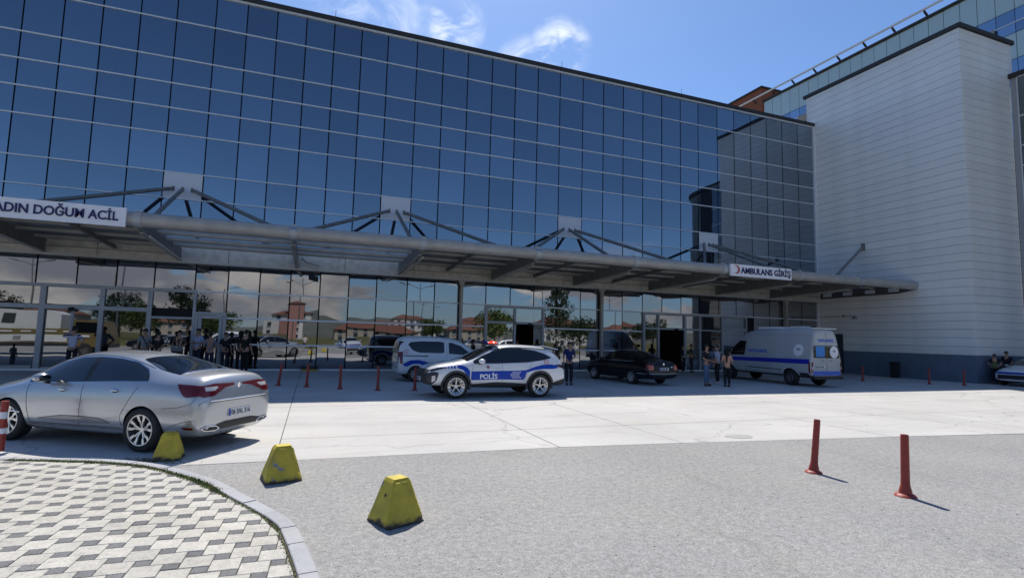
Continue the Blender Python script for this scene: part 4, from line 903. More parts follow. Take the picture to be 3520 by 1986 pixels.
for x in (0, 2.755):
    for sg in (1, -1): wheel(suv, x, sg*.945, .372, .2, 'five', 0 if x == 0 else R(-3), .235, .265)

# ---- white people carrier van with blue arc
def van_small(name, label, loc, rz):
    v = thing(name, label, 'van', loc, rz)
    st = [(-.72, .42, .9, 1.0, .7, .74, .7, .55), (-.70, .33, .98, 1.35, .78, .84, .80, .62), (-.64, .28, 1.02, 1.66, .80, .865, .83, .64), (-.45, .26, 1.03, 1.80, .82, .875, .85, .66), (0, .25, 1.03, 1.825, .82, .875, .85, .67), (.8, .25, 1.02, 1.83, .82, .87, .85, .67), (1.5, .25, 1.01, 1.81, .82, .87, .85, .66), (2.0, .25, 1.0, 1.66, .82, .87, .85, .64),
          (2.45, .25, .99, 1.34, .82, .87, .84, .66), (2.85, .25, .97, 1.10, .82, .87, .83, .66), (3.2, .26, .90, 1.0, .80, .86, .78, .64), (3.5, .28, .78, .86, .74, .80, .70, .56), (3.62, .34, .62, .70, .6, .64, .6, .45)]
    body, bv = car_body(st, WHT, [(0, .31), (2.81, .31)], .345, .87, 2); obj('body', body, v)
    side_patch('side_window', bv, [(-.32, 1.50), (-.22, 1.58), (.2, 1.62), (1.0, 1.62), (1.16, 1.58)], [(-.32, 1.47), (-.15, 1.26), (.1, 1.17), (1.0, 1.15), (1.16, 1.18)], CARGL, v, eps=.008, n=30)
    side_patch('door_window', bv, [(1.36, 1.58), (1.5, 1.58), (1.9, 1.45), (2.3, 1.14)], [(1.36, 1.13), (2.3, 1.08)], CARGL, v, eps=.008, n=20)
    shut_line(bv, [(.42, 1.62), (.42, 1.16)], v, r_=.012, name='window_divider')
    shut_line(bv, [(-.5, 1.04), (.5, 1.03)], v, r_=.020, name='door_rail')
    for pts in ([(1.26, 1.7), (1.26, .35)], [(.40, 1.10), (.36, .8), (.42, .35)], [(2.36, 1.05), (2.3, .35)]): shut_line(bv, pts, v)
    side_patch('blue_arc', bv, [(-.52, .72), (-.25, .86), (.1, .88), (.5, .78), (.9, .66)], [(-.52, .66), (-.40, .60), (-.1, .72), (.15, .72), (.45, .58), (.9, .58)], PBLU, v, eps=.008, n=26)
    for sg in (1, -1):
        side_patch('tail_light', bv, [(-.66, 1.18), (-.54, 1.20)], [(-.66, .74), (-.54, .72)], REDL, v, (sg,), .010, n=4)
        end_patch('tail_light', bv, sorted([(sg*.66, 1.18), (sg*.8, 1.16)]), sorted([(sg*.66, .78), (sg*.8, .76)]), REDL, v, 1, .010)
        part('badge_border', MB().grid(side_grid(bv, [(-.50, 1.27), (-.33, 1.27)], [(-.50, 1.12), (-.33, 1.12)], sg, .007, 4, 4)), M('decal_red', (.5, .02, .03), .5), v)
        part('number_badge', MB().grid(side_grid(bv, [(-.485, 1.255), (-.345, 1.255)], [(-.485, 1.135), (-.345, 1.135)], sg, .011, 4, 4)), WHITEP, v)
        decal_text('number_lettering', bv, '112', -.475, -.36, 1.165, 1.22, sg, M('decal_red', (.5, .02, .03), .5), v, .016)
        end_patch('door_window', bv, sorted([(sg*.06, 1.62), (sg*.66, 1.60)]), sorted([(sg*.06, 1.12), (sg*.7, 1.12)]), CARGL, v, 1, .010)
    mirror_pair(v, 2.12, .86, 1.13, BLKP, s=1.1)
    b = part('roof_beacon', MB().box(1.1, 1.3, -.45, .45, 1.815, 1.90), BLKP, v); plate(v, (-.735, 0, .62), -1, None)
    for x in (0, 2.81):
        for sg in (1, -1): wheel(v, x, sg*.875, .31, .2, 'nine', 0, .20, .21)
    return v
van_small('white_van', 'white patrol van with dark windows and blue wheel arc parked behind the police SUV', (3.95, 22.3, 0), R(1.2))

# ---- black saloon
BLKPNT = M('black_paint', (.003, .003, .006), .3, 0, coat=.25, spec=.3)
def saloon_black(name, label, loc, rz, pt, blue=False, plate_txt=None):
    c = thing(name, label, 'car', loc, rz)
    st = [(-1.10, .42, .62, .72, .5, .66, .62, .5), (-1.08, .33, .78, .88, .7, .80, .74, .6), (-1.0, .27, .88, 1.02, .76, .86, .80, .64), (-.7, .24, .91, 1.04, .78, .875, .83, .66), (-.35, .22, .92, 1.07, .78, .875, .84, .62), (.0, .21, .92, 1.24, .78, .87, .84, .57), (.4, .20, .92, 1.39, .78, .87, .84, .56), (.9, .20, .915, 1.45, .78, .87, .84, .56), (1.4, .20, .91, 1.455, .78, .87, .84, .56),
          (1.85, .20, .90, 1.36, .78, .87, .84, .56), (2.3, .20, .89, 1.10, .78, .87, .83, .60), (2.6, .21, .87, .98, .78, .87, .81, .62), (3.1, .22, .82, .90, .78, .86, .78, .62), (3.42, .24, .74, .80, .72, .80, .70, .56), (3.56, .30, .60, .66, .56, .66, .58, .45)]
    body, bv = car_body(st, pt, [(0, .315), (2.70, .315)], .345, .87, 2); obj('body', body, c)
    gt = [(-.1, 1.02), (.15, 1.22), (.4, 1.33), (.9, 1.375), (1.4, 1.365), (1.8, 1.26), (2.25, 1.0)]; gb2 = [(-.1, .985), (2.25, .955)]
    side_patch('side_window', bv, gt, gb2, CARGL, c, eps=.007, n=34); shut_line(bv, gb2, c, r_=.008, mt=CHROME, name='window_chrome')
    top_patch('rear_window', bv, (-.28, .48), [(-.28, .58), (.48, .50)], CARGL, c, .008); top_patch('windscreen', bv, (1.75, 2.45), [(1.75, .5), (2.45, .62)], CARGL, c, .008)
    for pts in ([(1.1, 1.3), (1.1, .3)], [(.1, 1.0), (.35, .6), (.4, .3)], [(2.2, .95), (2.18, .3)]): shut_line(bv, pts, c)
    shut_line(bv, [(.3, .52), (2.3, .52)], c, r_=.014, mt=BLKP, name='rub_strip')
    for sg in (1, -1):
        f = lambda P: sorted((sg*y, z) for y, z in P)
        end_patch('tail_light', bv, f([(.56, .87), (.80, .87)]), f([(.56, .66), (.80, .66)]), M('tail_orange', (.55, .10, .05), .2, coat=1), c, 1, .010)
        side_patch('tail_light', bv, [(-1.02, .87), (-.86, .88)], [(-1.02, .66), (-.86, .67)], REDL, c, (sg,), .010, n=5)
        p = cast(bv, (.45, sg*5, .80), (0, -sg, 0), .012); part('door_handle', MB().sphere(p, .09, 10, 6, (1, .22, .2)), BLKP, c, True)
        end_patch('headlamp', bv, f([(.42, .72), (.72, .72)]), f([(.42, .60), (.72, .60)]), CLRL, c, -1, .008)
        end_patch('fog_lamp', bv, f([(.40, .80), (.46, .80)]), f([(.40, .76), (.46, .76)]), CHROME, c, 1, .010, 3, 3) if sg < 0 else None
    part('bumper_strip', MB().path([cast(bv, (-6, y, .50), (1, 0, 0), .008) for y in [-.76+.076*i for i in range(21)]], .014, 6), CHROME, c)
    for sg in (1, -1): shut_line(bv, [(-1.0, .50), (-.40, .50)], c, (sg,), .012, CHROME, 'bumper_chrome')
    end_patch('number_panel', bv, [(-.5, .80), (.5, .80)], [(-.5, .62), (.5, .62)], BLKP, c, 1, .008) if not blue else None
    plate(c, (-1.115, 0, .70), -1, plate_txt)
    o = part('badge', MB().lathe([(0, -.01), (.045, -.01), (.045, .01), (0, .01)], 18, ax='y'), CHROME, c); o.rotation_euler = (0, 0, pi/2); o.location = cast(bv, (-6, 0, .90), (1, 0, 0), .008)
    mirror_pair(c, 2.0, .84, .99, pt, s=.9)
    if blue:
        side_patch('blue_band', bv, [(.4, .88), (3.0, .80), (3.42, .70)], [(.4, .66), (3.0, .62), (3.42, .62)], PBLU, c, eps=.008, n=30)
        end_patch('blue_band', bv, [(-.7, .72), (.7, .72)], [(-.7, .62), (.7, .62)], PBLU, c, -1, .010)
        end_patch('grille', bv, [(-.62, .58), (.62, .58)], [(-.62, .36), (.62, .36)], BLKP, c, -1, .012)
    for x in (0, 2.70):
        for sg in (1, -1): wheel(c, x, sg*.875, .315, .2, 'nine', 0, .20, .21)
    return c
saloon_black('black_saloon', 'black saloon seen from behind, parked facing the doors beside the policeman', (13.82, 19.87, 0), R(96.5), BLKPNT)
saloon_black('patrol_saloon', 'white and blue patrol car nose at the far right edge beside the tower', (37.4, 16.7, 0), R(180), WHT, True)

# ---- tall white transfer van
amb = thing('transfer_van', 'tall white patient transfer van with blue stripe and round emblems by the tower', 'van', (21.65, 18.52, 0), R(90.5))
st = [(-1.12, .50, 1.2, 1.3, .82, .86, .84, .6), (-1.11, .46, 1.25, 2.35, .88, .93, .90, .62), (-1.07, .44, 1.28, 2.55, .90, .965, .93, .66), (-.95, .42, 1.28, 2.61, .91, .985, .95, .70), (0, .40, 1.28, 2.63, .92, .99, .955, .71), (1.2, .40, 1.28, 2.63, .92, .99, .955, .71), (2.4, .40, 1.28, 2.60, .92, .99, .955, .71), (2.9, .40, 1.26, 2.50, .92, .985, .95, .70),
      (3.35, .40, 1.24, 2.15, .92, .98, .94, .70), (3.8, .40, 1.20, 1.68, .92, .98, .93, .72), (4.15, .40, 1.12, 1.34, .92, .97, .90, .74), (4.5, .42, 1.0, 1.14, .88, .93, .82, .68), (4.7, .46, .84, .92, .76, .8, .7, .55)]
VANP = M('van_paint', (.42, .44, .455), .42, 0, ns=1.2, na=.08, coat=.3)
body, bv = car_body(st, VANP, [(0, .36), (3.75, .36)], .43, .985, 2, cut_bottom=.4)
obj('body', body, amb)
end_patch('rear_windows', bv, [(-.80, 1.86), (.80, 1.86)], [(-.80, 1.30), (.80, 1.30)], CARGL, amb, 1, .010)
end_patch('blue_band', bv, [(-.84, .72), (.84, .72)], [(-.84, .53), (.84, .53)], M('van_blue', (.02, .12, .60), .4), amb, 1, .010)
end_patch('window_blind', bv, [(.12, 1.82), (.66, 1.82)], [(.12, 1.35), (.66, 1.35)], M('blind_blue', (.03, .22, .62), .3), amb, 1, .016)
end_patch('rear_bumper', bv, [(-.9, .50), (.9, .50)], [(-.9, .42), (.9, .42)], BLKP, amb, 1, .03)
part('rear_step', MB().box(-1.22, -.98, -.88, .88, .36, .50), BLKP, amb)
part('door_gap', MB().path([cast(bv, (-6, 0.0, z), (1, 0, 0), .002) for z in [.55+.1*i for i in range(20)]], .006, 5), BLKP, amb)
k = MB(); text_on(k, 'HASTA NAKİL', lambda u, z: cast(bv, (-6, .48-u, 2.02+z), (1, 0, 0), .012) or (-1.1, .48-u, 2.02+z), .96, .13, .03); part('rear_lettering', k, M('van_blue', (.02, .12, .60), .4), amb, fix=False)
def disc(name, parent, fn, mt, n=26, star=None):
    P = [fn(cos(2*pi*i/n), sin(2*pi*i/n)) for i in range(n)]; P = [p for p in P if p]; return part(name, MB().add(P, [tuple(range(len(P)))]), mt, parent)
disc('round_emblem', amb, lambda a, b: cast(bv, (-6, -.46+.27*a, 1.57+.27*b), (1, 0, 0), .020), WHITEP)
disc('emblem_mark', amb, lambda a, b: cast(bv, (-6, -.46+.10*a*(1 if b > -.3 else .3), 1.60+.06*b), (1, 0, 0), .026), M('emblem_grey', (.32, .33, .36), .4, .3))
for sg in (1, -1):
    disc('round_emblem', amb, lambda a, b: cast(bv, (-.42+.27*a, sg*5, 1.62+.27*b), (0, -sg, 0), .010), WHITEP)
    disc('emblem_mark', amb, lambda a, b: cast(bv, (-.42+.10*a*(1 if b > -.3 else .3), sg*5, 1.65+.06*b), (0, -sg, 0), .016), M('emblem_grey', (.32, .33, .36), .4, .3))
    side_patch('blue_stripe', bv, [(-1.02, 1.235), (4.3, 1.16)], [(-1.02, 1.02), (4.3, .98)], M('stripe_deep_blue', (.008, .02, .36), .4), amb, (sg,), .008, n=30, m_=3)
    decal_text('side_lettering', bv, 'HASTA NAKİL', 1.3, 2.5, 1.46, 1.60, sg, M('van_blue', (.02, .12, .60), .4), amb, .012)
    side_patch('door_window', bv, [(2.72, 2.0), (3.2, 2.0), (3.75, 1.60)], [(2.72, 1.30), (3.85, 1.26), (3.75, 1.30)], CARGL, amb, (sg,), .010, n=16)
    shut_line(bv, [(.45, .70), (2.5, .72)], amb, (sg,), .020, BLKP, 'rub_strip')
    shut_line(bv, [(2.62, 2.4), (2.62, .5)], amb, (sg,)); shut_line(bv, [(-1.0, 2.30), (2.6, 2.32)], amb, (sg,), .008, M('seam', (.3, .3, .3), .5), 'roof_seam')
    side_patch('rear_arch_trim', bv, [(-.98, .62), (-.5, .62)], [(-.98, .44), (-.5, .44)], CLD, amb, (sg,), .012, n=4)
    f = lambda P: sorted((sg*y, z) for y, z in P)
    end_patch('tail_light', bv, f([(.84, 1.12), (.925, 1.10)]), f([(.84, .62), (.925, .64)]), REDL, amb, 1, .012, 4); side_patch('tail_light', bv, [(-1.06, 1.12), (-.99, 1.12)], [(-1.06, .64), (-.99, .64)], REDL, amb, (sg,), .012, n=3)
    end_patch('reverse_lamp', bv, f([(.85, .92), (.915, .91)]), f([(.85, .80), (.915, .80)]), CLRL, amb, 1, .018, 3)
    end_patch('door_handle', bv, f([(.18, 1.19), (.32, 1.19)]), f([(.18, 1.165), (.32, 1.165)]), BLKP, amb, 1, .02, 3)
plate(amb, (-1.145, .40, .90), -1, None, .5, .11)
mirror_pair(amb, 3.75, .98, 1.45, BLKP, s=1.5)
part('roof_vent', MB().box(.9, 2.3, -.42, .42, 2.615, 2.70), WHITEP, amb); part('roof_box', MB().box(-.1, .5, -.3, .3, 2.62, 2.73), M('box_pale', (.6, .6, .6), .5), amb); part('roof_lip', MB().box(-1.05, -.9, -.75, .75, 2.605, 2.635), WHITEP, amb)
for x in (0, 3.75):
    for sg in (1, -1): wheel(amb, x, sg*.975, .36, .2, 'steel', 0, .23, .21)

# ------------------------------------------------------------------ yellow concrete blocks
def chip_mat(name, seed):
    mt = bpy.data.materials.new(name); mt.use_nodes = True; t = mt.node_tree; b = t.nodes['Principled BSDF']; b.inputs['Roughness'].default_value = .6
    tcn = t.nodes.new('ShaderNodeTexCoord'); mp = t.nodes.new('ShaderNodeMapping'); mp.inputs['Location'].default_value = (seed, seed*.7, 0); t.links.new(tcn.outputs['Object'], mp.inputs[0])
    def nz(s, d): n = t.nodes.new('ShaderNodeTexNoise'); n.inputs['Scale'].default_value = s; n.inputs['Detail'].default_value = d; t.links.new(mp.outputs[0], n.inputs[0]); return n.outputs['Fac']
    def mx(f, a, c, lo, hi):
        r = t.nodes.new('ShaderNodeMapRange'); r.inputs[1].default_value = lo; r.inputs[2].default_value = hi; t.links.new(f, r.inputs[0]); m_ = t.nodes.new('ShaderNodeMix'); m_.data_type = 'RGBA'; t.links.new(r.outputs[0], m_.inputs[0])
        for i, v in ((6, a), (7, c)):
            if isinstance(v, tuple): m_.inputs[i].default_value = v
            else: t.links.new(v, m_.inputs[i])
        return m_.outputs[2]
    c = mx(nz(6, 6), (.60, .475, .045, 1), (.42, .33, .04, 1), .4, .7); c = mx(nz(4.2, 8), c, (.24, .25, .27, 1), .645, .665)
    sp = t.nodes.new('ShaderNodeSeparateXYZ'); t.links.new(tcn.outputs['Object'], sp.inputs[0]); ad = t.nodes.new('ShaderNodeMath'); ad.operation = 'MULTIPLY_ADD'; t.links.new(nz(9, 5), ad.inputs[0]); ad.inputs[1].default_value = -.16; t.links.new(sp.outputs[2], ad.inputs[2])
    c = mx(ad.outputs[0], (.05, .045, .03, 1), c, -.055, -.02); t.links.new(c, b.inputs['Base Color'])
    bp = t.nodes.new('ShaderNodeBump'); bp.inputs['Strength'].default_value = .5; bp.inputs['Distance'].default_value = .01; t.links.new(nz(40, 5), bp.inputs['Height']); t.links.new(bp.outputs[0], b.inputs['Normal']); return mt
def block(label, x, y, rz, wb, wt, h, seed):
    from mathutils import noise as NZ
    o = thing('concrete_block', label, 'bollard', (x, y, 0), rz, 'yellow concrete blocks'); n = 11; mb = MB()
    bm = bmesh.new(); bmesh.ops.create_cube(bm, size=1); bmesh.ops.subdivide_edges(bm, edges=bm.edges, cuts=n, use_grid_fill=True)
    for v in bm.verts:
        t = v.co.z+.5; w = wb+(wt-wb)*max(0, (t-.07)/.93)
        edge = (abs(abs(v.co.x)-.5) < .01)+(abs(abs(v.co.y)-.5) < .01)+(v.co.z > .49)
        p = Vector((v.co.x*w, v.co.y*w*.96, t*h)); q = p+Vector((seed, seed*2, 0))
        k = NZ.noise(q*9)*.5+NZ.noise(q*25)*.3
        ch = (.012+max(0, k)*.05) if edge >= 2 else .0
        p.x -= math.copysign(ch if abs(v.co.x) > .49 else 0, p.x); p.y -= math.copysign(ch if abs(v.co.y) > .49 else 0, p.y)
        if v.co.z > .49: p.z -= ch*.5
        p += Vector((NZ.noise(q*6), NZ.noise(q*6+Vector((5, 5, 5))), 0))*.006
        v.co = p
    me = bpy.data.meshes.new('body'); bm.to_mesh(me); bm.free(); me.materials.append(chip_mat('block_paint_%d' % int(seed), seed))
    for p in me.polygons: p.use_smooth = True
    me.set_sharp_from_angle(angle=R(40)); obj('body', me, o)
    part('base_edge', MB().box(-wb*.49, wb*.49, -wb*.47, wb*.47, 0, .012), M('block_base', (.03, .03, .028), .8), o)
    part('lifting_hole', MB().tube((-wb*.30-.02, -wb*.05, h*.64), (-wb*.30+.012, -wb*.05, h*.64), .014, 10), BLKP, o) if seed == 3 else None
    return o
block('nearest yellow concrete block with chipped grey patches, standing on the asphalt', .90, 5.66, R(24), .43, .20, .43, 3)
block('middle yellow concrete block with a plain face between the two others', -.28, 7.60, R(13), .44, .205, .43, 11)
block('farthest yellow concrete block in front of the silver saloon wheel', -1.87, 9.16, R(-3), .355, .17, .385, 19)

# ------------------------------------------------------------------ red posts
RPOST = M('post_red', (.30, .035, .022), .5, ns=8, na=.18, coat=.1)
def post(label, x, y, h=.76, lean=(0, 0), r_=.048, grp='flexible red posts'):
    o = thing('flexible_post', label, 'bollard', (x, y, 0), 0, grp)
    key = ('post', round(h, 2), round(r_, 3))
    if key not in share:
        prof = [(0, h), (r_*.80, h), (r_*.9, h-.01), (r_*.93, h-.03), (r_, h*.30), (r_*1.05, .14), (r_*1.45, .06), (r_*1.5, .03)]
        share[key] = mesh('pole', MB().lathe(prof, 20), RPOST, True, 50); share[key, 'b'] = mesh('base_plate', MB().lathe([(0, .035), (r_*1.6, .035), (r_*2.2, .02), (r_*2.5, .0), (0, .0)], 22), RPOST, True, 40)
    p = obj('pole', share[key], o); p.rotation_euler = (lean[1], lean[0], 0); obj('base_plate', share[key, 'b'], o); return o
post('leaning red post on the sunlit asphalt, left of the front pair', 7.11, 5.98, .78, (R(7.5), R(0)))
post('upright red post on the sunlit asphalt nearest the camera', 7.22, 4.74, .77, (R(2.0), 0), .05)
for (x, y), lab, le in zip([(-1.03, 20.3), (-.10, 19.69), (.96, 18.88), (2.13, 18.28), (3.34, 18.14)], ['leftmost leaning red post in the shade just behind the silver car', 'second red post in the shade from the silver car, leaning slightly', 'third red post standing in the middle of the shaded row', 'red post standing just left of the white patrol van', 'red post standing in front of the white van wheel'], (R(7), R(2), 0, 0, R(1))): post(lab, x, y, .80, (le, 0), .045)
for (x, y), lab in zip([(27.67, 20.13), (29.97, 18.26), (31.18, 17.36)], ['dull red post before the dark niche box by the tower', 'thin red post before the blue plinth, middle of the tower row', 'red post before the blue plinth nearest the tower corner']): post(lab, x, y, .8, (0, 0), .045)
# striped post at the left edge with chain stub
o = thing('striped_post', 'red and white striped post at the left edge in front of the silver car wheel', 'bollard', (-4.30, 10.30, 0))
mb = MB(); hs = [(0, .26, 0), (.26, .34, 1), (.34, .48, 0), (.48, .58, 1), (.58, .74, 0)]
for a, b, c_ in hs: part('red_section' if not c_ else 'white_band', MB().tube((0, 0, a), (0, 0, b-.001), .048 if not c_ else .049, 20), RPOST if not c_ else WHITEP, o, True)
part('chain_hook', MB().path([(.04, 0, .60), (.12, .02, .59), (.18, .0, .57)], .012, 6), CHROME, o)
o = thing('wheel_stop', 'small black and yellow block on the kerb of the glass wall', 'block', (-.05, 27.55, 0)); part('black_cap', MB().box(-.42, .42, -.13, .13, .1, .2), BLKP, o); part('yellow_base', MB().box(-.34, .34, -.14, .14, 0, .1), M('hazard_yellow', (.45, .33, .04), .6), o)

# ------------------------------------------------------------------ people
SKIN = M('skin', (.42, .24, .16), .55); HAIRD = M('hair_dark', (.012, .009, .008), .6, ns=30, na=.3)
def skinmesh(nm, verts, edges, mt, lvl=1):
    me = bpy.data.meshes.new(nm); me.from_pydata([v[0] for v in verts], edges, []); o = bpy.data.objects.new('tmp', me); C.objects.link(o)
    o.modifiers.new('k', 'SKIN').use_smooth_shade = True; s = o.modifiers.new('s', 'SUBSURF'); s.levels = lvl; s.render_levels = lvl
    for i, d in enumerate(me.skin_vertices[0].data): d.radius = verts[i][1] if isinstance(verts[i][1], tuple) else (verts[i][1],)*2; d.use_root = (i == 0)
    r_ = baked(o, nm); bpy.data.objects.remove(o); bpy.data.meshes.remove(me); r_.materials.clear(); r_.materials.append(mt)
    for p in r_.polygons: p.use_smooth = True
    return r_
ARM = {'down': ((.235, .02, 1.14), (.24, -.05, .90)), 'front': ((.25, .02, 1.15), (.10, -.20, 1.08)), 'cross': ((.25, -.02, 1.17), (-.05, -.19, 1.20)), 'hip': ((.34, .07, 1.18), (.19, -.06, 1.02)), 'head': ((.36, -.06, 1.36), (.16, -.12, 1.56)), 'phone': ((.26, -.08, 1.16), (.08, -.30, 1.30)), 'back': ((.27, .12, 1.16), (.08, .16, .98)), 'lean': ((.26, -.14, 1.14), (.18, -.36, 1.06))}
def person(label, x, y, rz, h=1.75, top=(.1, .1, .1), legs=(.02, .02, .03), shoes=(.02, .02, .02), hair=None, arms=('down', 'down'), lean=0, stripes=None, scarf=None, coat=None, vest=None, strap=None, braces=None, stand=.09, skirt=False, longhair=False, headturn=0, sit=False, cap=None, group='people standing at the entrances'):
    o = thing('person', label, 'person', (x, y, 0), rz, group); s = h/1.75; hd = hair or (.012, .009, .008)
    def T(p):   # lean forward from the hips
        x_, y_, z_ = p
        if z_ > .92: dz = z_-.92; y_ -= sin(lean)*dz; z_ = .92+dz*cos(lean)
        return (x_*s, y_*s, z_*s)
    A = {}
    for sg, k in ((1, arms[0]), (-1, arms[1])): e, w = ARM[k]; A[sg] = ((sg*e[0], e[1], e[2]), (sg*w[0], w[1], w[2]))
    V = [((0, 0, .95), (.135, .10)), ((0, 0, 1.10), (.125, .09)), ((0, .01, 1.28), (.155, .105)), ((0, .012, 1.42), (.11, .075)), ((0, .0, 1.50), .052), ((0, -.012, 1.56), .058), ((0, -.02, 1.645), (.075, .092)), ((0, -.012, 1.72), (.058, .07)), ((0, -.105, 1.625), .014)]
    E_ = [(0, 1), (1, 2), (2, 3), (3, 4), (4, 5), (5, 6), (6, 7), (6, 8)]
    for sg in (1, -1):
        e, w = A[sg]; b = len(V); hv = Vector(w)+(Vector(w)-Vector(e)).normalized()*.09
        V += [((sg*.165, .01, 1.41), .056), (e, .040), (w, .026), (tuple(hv), (.036, .016))]; E_ += [(3, b), (b, b+1), (b+1, b+2), (b+2, b+3)]
        b = len(V)
        if sit: L_ = [((sg*.10, 0, .90), .085), ((sg*.12, -.30, .72), .062), ((sg*.12, -.34, .10), .042), ((sg*.12, -.46, .045), .035)]
        else: L_ = [((sg*.092, 0, .90), .088), ((sg*(.5*stand+.052), -.012, .50), .060), ((sg*stand, .02, .10), .040), ((sg*(stand+.02), -.12, .045), .034)]
        V += L_; E_ += [(0, b), (b, b+1), (b+1, b+2), (b+2, b+3)]
    V2 = [(T(p), (r_[0]*s, r_[1]*s) if isinstance(r_, tuple) else r_*s) for p, r_ in V]
    bm_ = skinmesh('body', V2, E_, SKIN, 1)
    f = MB()      # fingers, thumb and ears joined to the body mesh
    f.v = [tuple(v.co) for v in bm_.vertices]; f.f = [tuple(p.vertices) for p in bm_.polygons]; f.mi = [0]*len(f.f)
    for sg in (1, -1):
        e, w = Vector(A[sg][0]), Vector(A[sg][1]); d = (w-e).normalized(); sd_ = d.orthogonal().normalized() if abs(d.z) < .9 else Vector((0, 1, 0)); sd_ = (Vector((0, 1, 0))-d*d.y).normalized(); cu = d.cross(sd_)*sg
        hv = w+d*.09
        for i, ln in enumerate((.062, .075, .070, .055)):
            a = hv+sd_*(-.026+.0175*i); b1 = a+d*ln*.55+cu*.008; b2 = b1+d*ln*.4+cu*.024
            f.path([T(a), T(b1), T(b2)], [.0085*s, .0078*s, .006*s], 6)
        a = w+d*.03-sd_*.025; f.path([T(a), T(a+d*.035-sd_*.022), T(a+d*.065-sd_*.022+cu*.01)], [.011*s, .009*s, .007*s], 6)
        p = T((sg*.078, -.012, 1.625)); f.sphere(p, .022*s, 6, 5, (.5, .9, 1.3))
    part('body', f, SKIN, o, True, 60, False); bpy.data.meshes.remove(bm_)
    p = T((0, -.02, 1.645)); k = MB()
    for sg in (1, -1): k.sphere(T((sg*.030, -.104, 1.655)), .009*s, 6, 4)
    k.sphere(T((0, -.106, 1.585)), .02*s, 8, 4, (1.2, .3, .3)); part('eyes_and_mouth', k, M('eye_dark', (.05, .015, .012), .4), o)
    hm = M('hair_%d' % int(hd[0]*999), hd, .6, ns=30, na=.3) if hair else HAIRD
    k = MB(); c_ = T((0, .0, 1.675)); n_, m__ = 14, 8; vs = []
    for j in range(m__+1):
        ph = pi*j/m__*.62
        for i in range(n_):
            t = 2*pi*i/n_; drop = (1-sin(t))*.5 if True else 0; ph2 = ph*(.78+.62*max(0, sin(t)))
            vs.append((c_[0]+.092*s*sin(ph2)*cos(t), c_[1]+.108*s*sin(ph2)*sin(t), c_[2]+.098*s*cos(ph2)))
    k.add(vs, [(j*n_+i, (j+1)*n_+i, (j+1)*n_+(i+1) % n_, j*n_+(i+1) % n_) for j in range(m__) for i in range(n_)])
    if longhair: k.sphere(T((0, .055, 1.56)), .10*s, 12, 8, (1, .7, 1.6))
    part('hair' if not cap else 'cap', k, hm if not cap else M('cap_mat', cap, .6), o, True, 60)
    def cm(nm, c): return M('cloth_%s_%d_%d_%d' % (nm, *[int(v*255) for v in c]), c, .85, ns=14, na=.12)
    g = 1.16
    tv = [((0, 0, .84), (.150, .118)), ((0, 0, 1.08), (.135, .102)), ((0, .01, 1.28), (.168, .12)), ((0, .012, 1.41), (.125, .088)), ((0, .006, 1.465), (.070, .062))]; te = [(0, 1), (1, 2), (2, 3), (3, 4)]
    for sg in (1, -1):
        e, w = Vector(A[sg][0]), Vector(A[sg][1]); b = len(tv); sh = Vector((sg*.168, .01, 1.405)); full = bool(coat) ; end = w if full else sh.lerp(e, .85)
        tv.append((tuple(sh), .068)); te.append((3, b))
        if full: tv += [(tuple(e), .052), (tuple(w), .040)]; te += [(b, b+1), (b+1, b+2)]
        else: tv.append((tuple(end), .054)); te.append((b, b+1))
    tm = skinmesh('top', [(T(p), (r_[0]*s, r_[1]*s) if isinstance(r_, tuple) else r_*s) for p, r_ in tv], te, cm('t', coat or top), 1); tp = obj('top', tm, o)
    if stripes:
        tm.materials.append(cm('s', stripes))
        for q in tm.polygons:
            if abs(((q.center.z/s) % .115)-.03) < .019: q.material_index = 1
    if sit: lv = [((0, 0, .93), (.14, .12))]; hips = [(.10, 0, .88, .10), (.12, -.30, .72, .078), (.12, -.335, .12, .06)]
    else: lv = [((0, 0, .96), (.142, .112))]; hips = [(.088, 0, .86, .098), (.5*stand+.055, -.012, .50, .074), (stand, .02, .10, .060)]
    le = []
    for sg in (1, -1):
        b = len(lv); lv += [((sg*a, c, d), r_) for a, c, d, r_ in hips]; le += [(0, b), (b, b+1), (b+1, b+2)]
    obj('trousers', skinmesh('trousers', [(T(p), (r_[0]*s, r_[1]*s) if isinstance(r_, tuple) else r_*s) for p, r_ in lv], le, cm('l', legs), 1), o)
    for sg in (1, -1):
        ax_, ay = (sg*.12, -.34) if sit else (sg*stand, .02); k = MB(); k.sphere((ax_*s, (ay-.07)*s, .045*s), .12*s, 12, 6, (.40, 1.12, .46)); k.tube((ax_*s, ay*s, .05*s), (ax_*s, ay*s, .10*s), .05*s, 10); k.v = [(a, b, max(c, .002)) for a, b, c in k.v]; part('shoe', k, M('shoe_%d' % int(shoes[0]*255), shoes, .6), o, True, 50, False)
    if coat or skirt:
        k = MB(); k.lathe([(.17*s, .98*s), (.19*s, .75*s), (.215*s, .42*s if coat else .2*s)], 18); k.v = [(a, b*.72, c) for a, b, c in k.v]; part('coat_skirt' if coat else 'tunic', k, cm('t', coat or top), o, True, 60)
        if coat: k = MB(); k.hexa([T(v) for v in ((-.05, -.13, .98), (.05, -.13, .98), (.05, -.10, .98), (-.05, -.10, .98), (-.06, -.142, 1.40), (.06, -.142, 1.40), (.06, -.10, 1.40), (-.06, -.10, 1.40))]); part('shirt_front', k, cm('t', top), o)
    if scarf:
        k = MB(); k.sphere(T((0, .005, 1.64)), .112*s, 14, 9, (1, 1.12, 1.2)); k.sphere(T((0, .01, 1.48)), .115*s, 12, 7, (1.15, .95, .8)); k.tube(T((.05, .13, 1.47)), T((.07, .155, 1.12)), .05*s, 8, .03*s)
        kk = part('headscarf', k, cm('sc', scarf), o, True, 60)
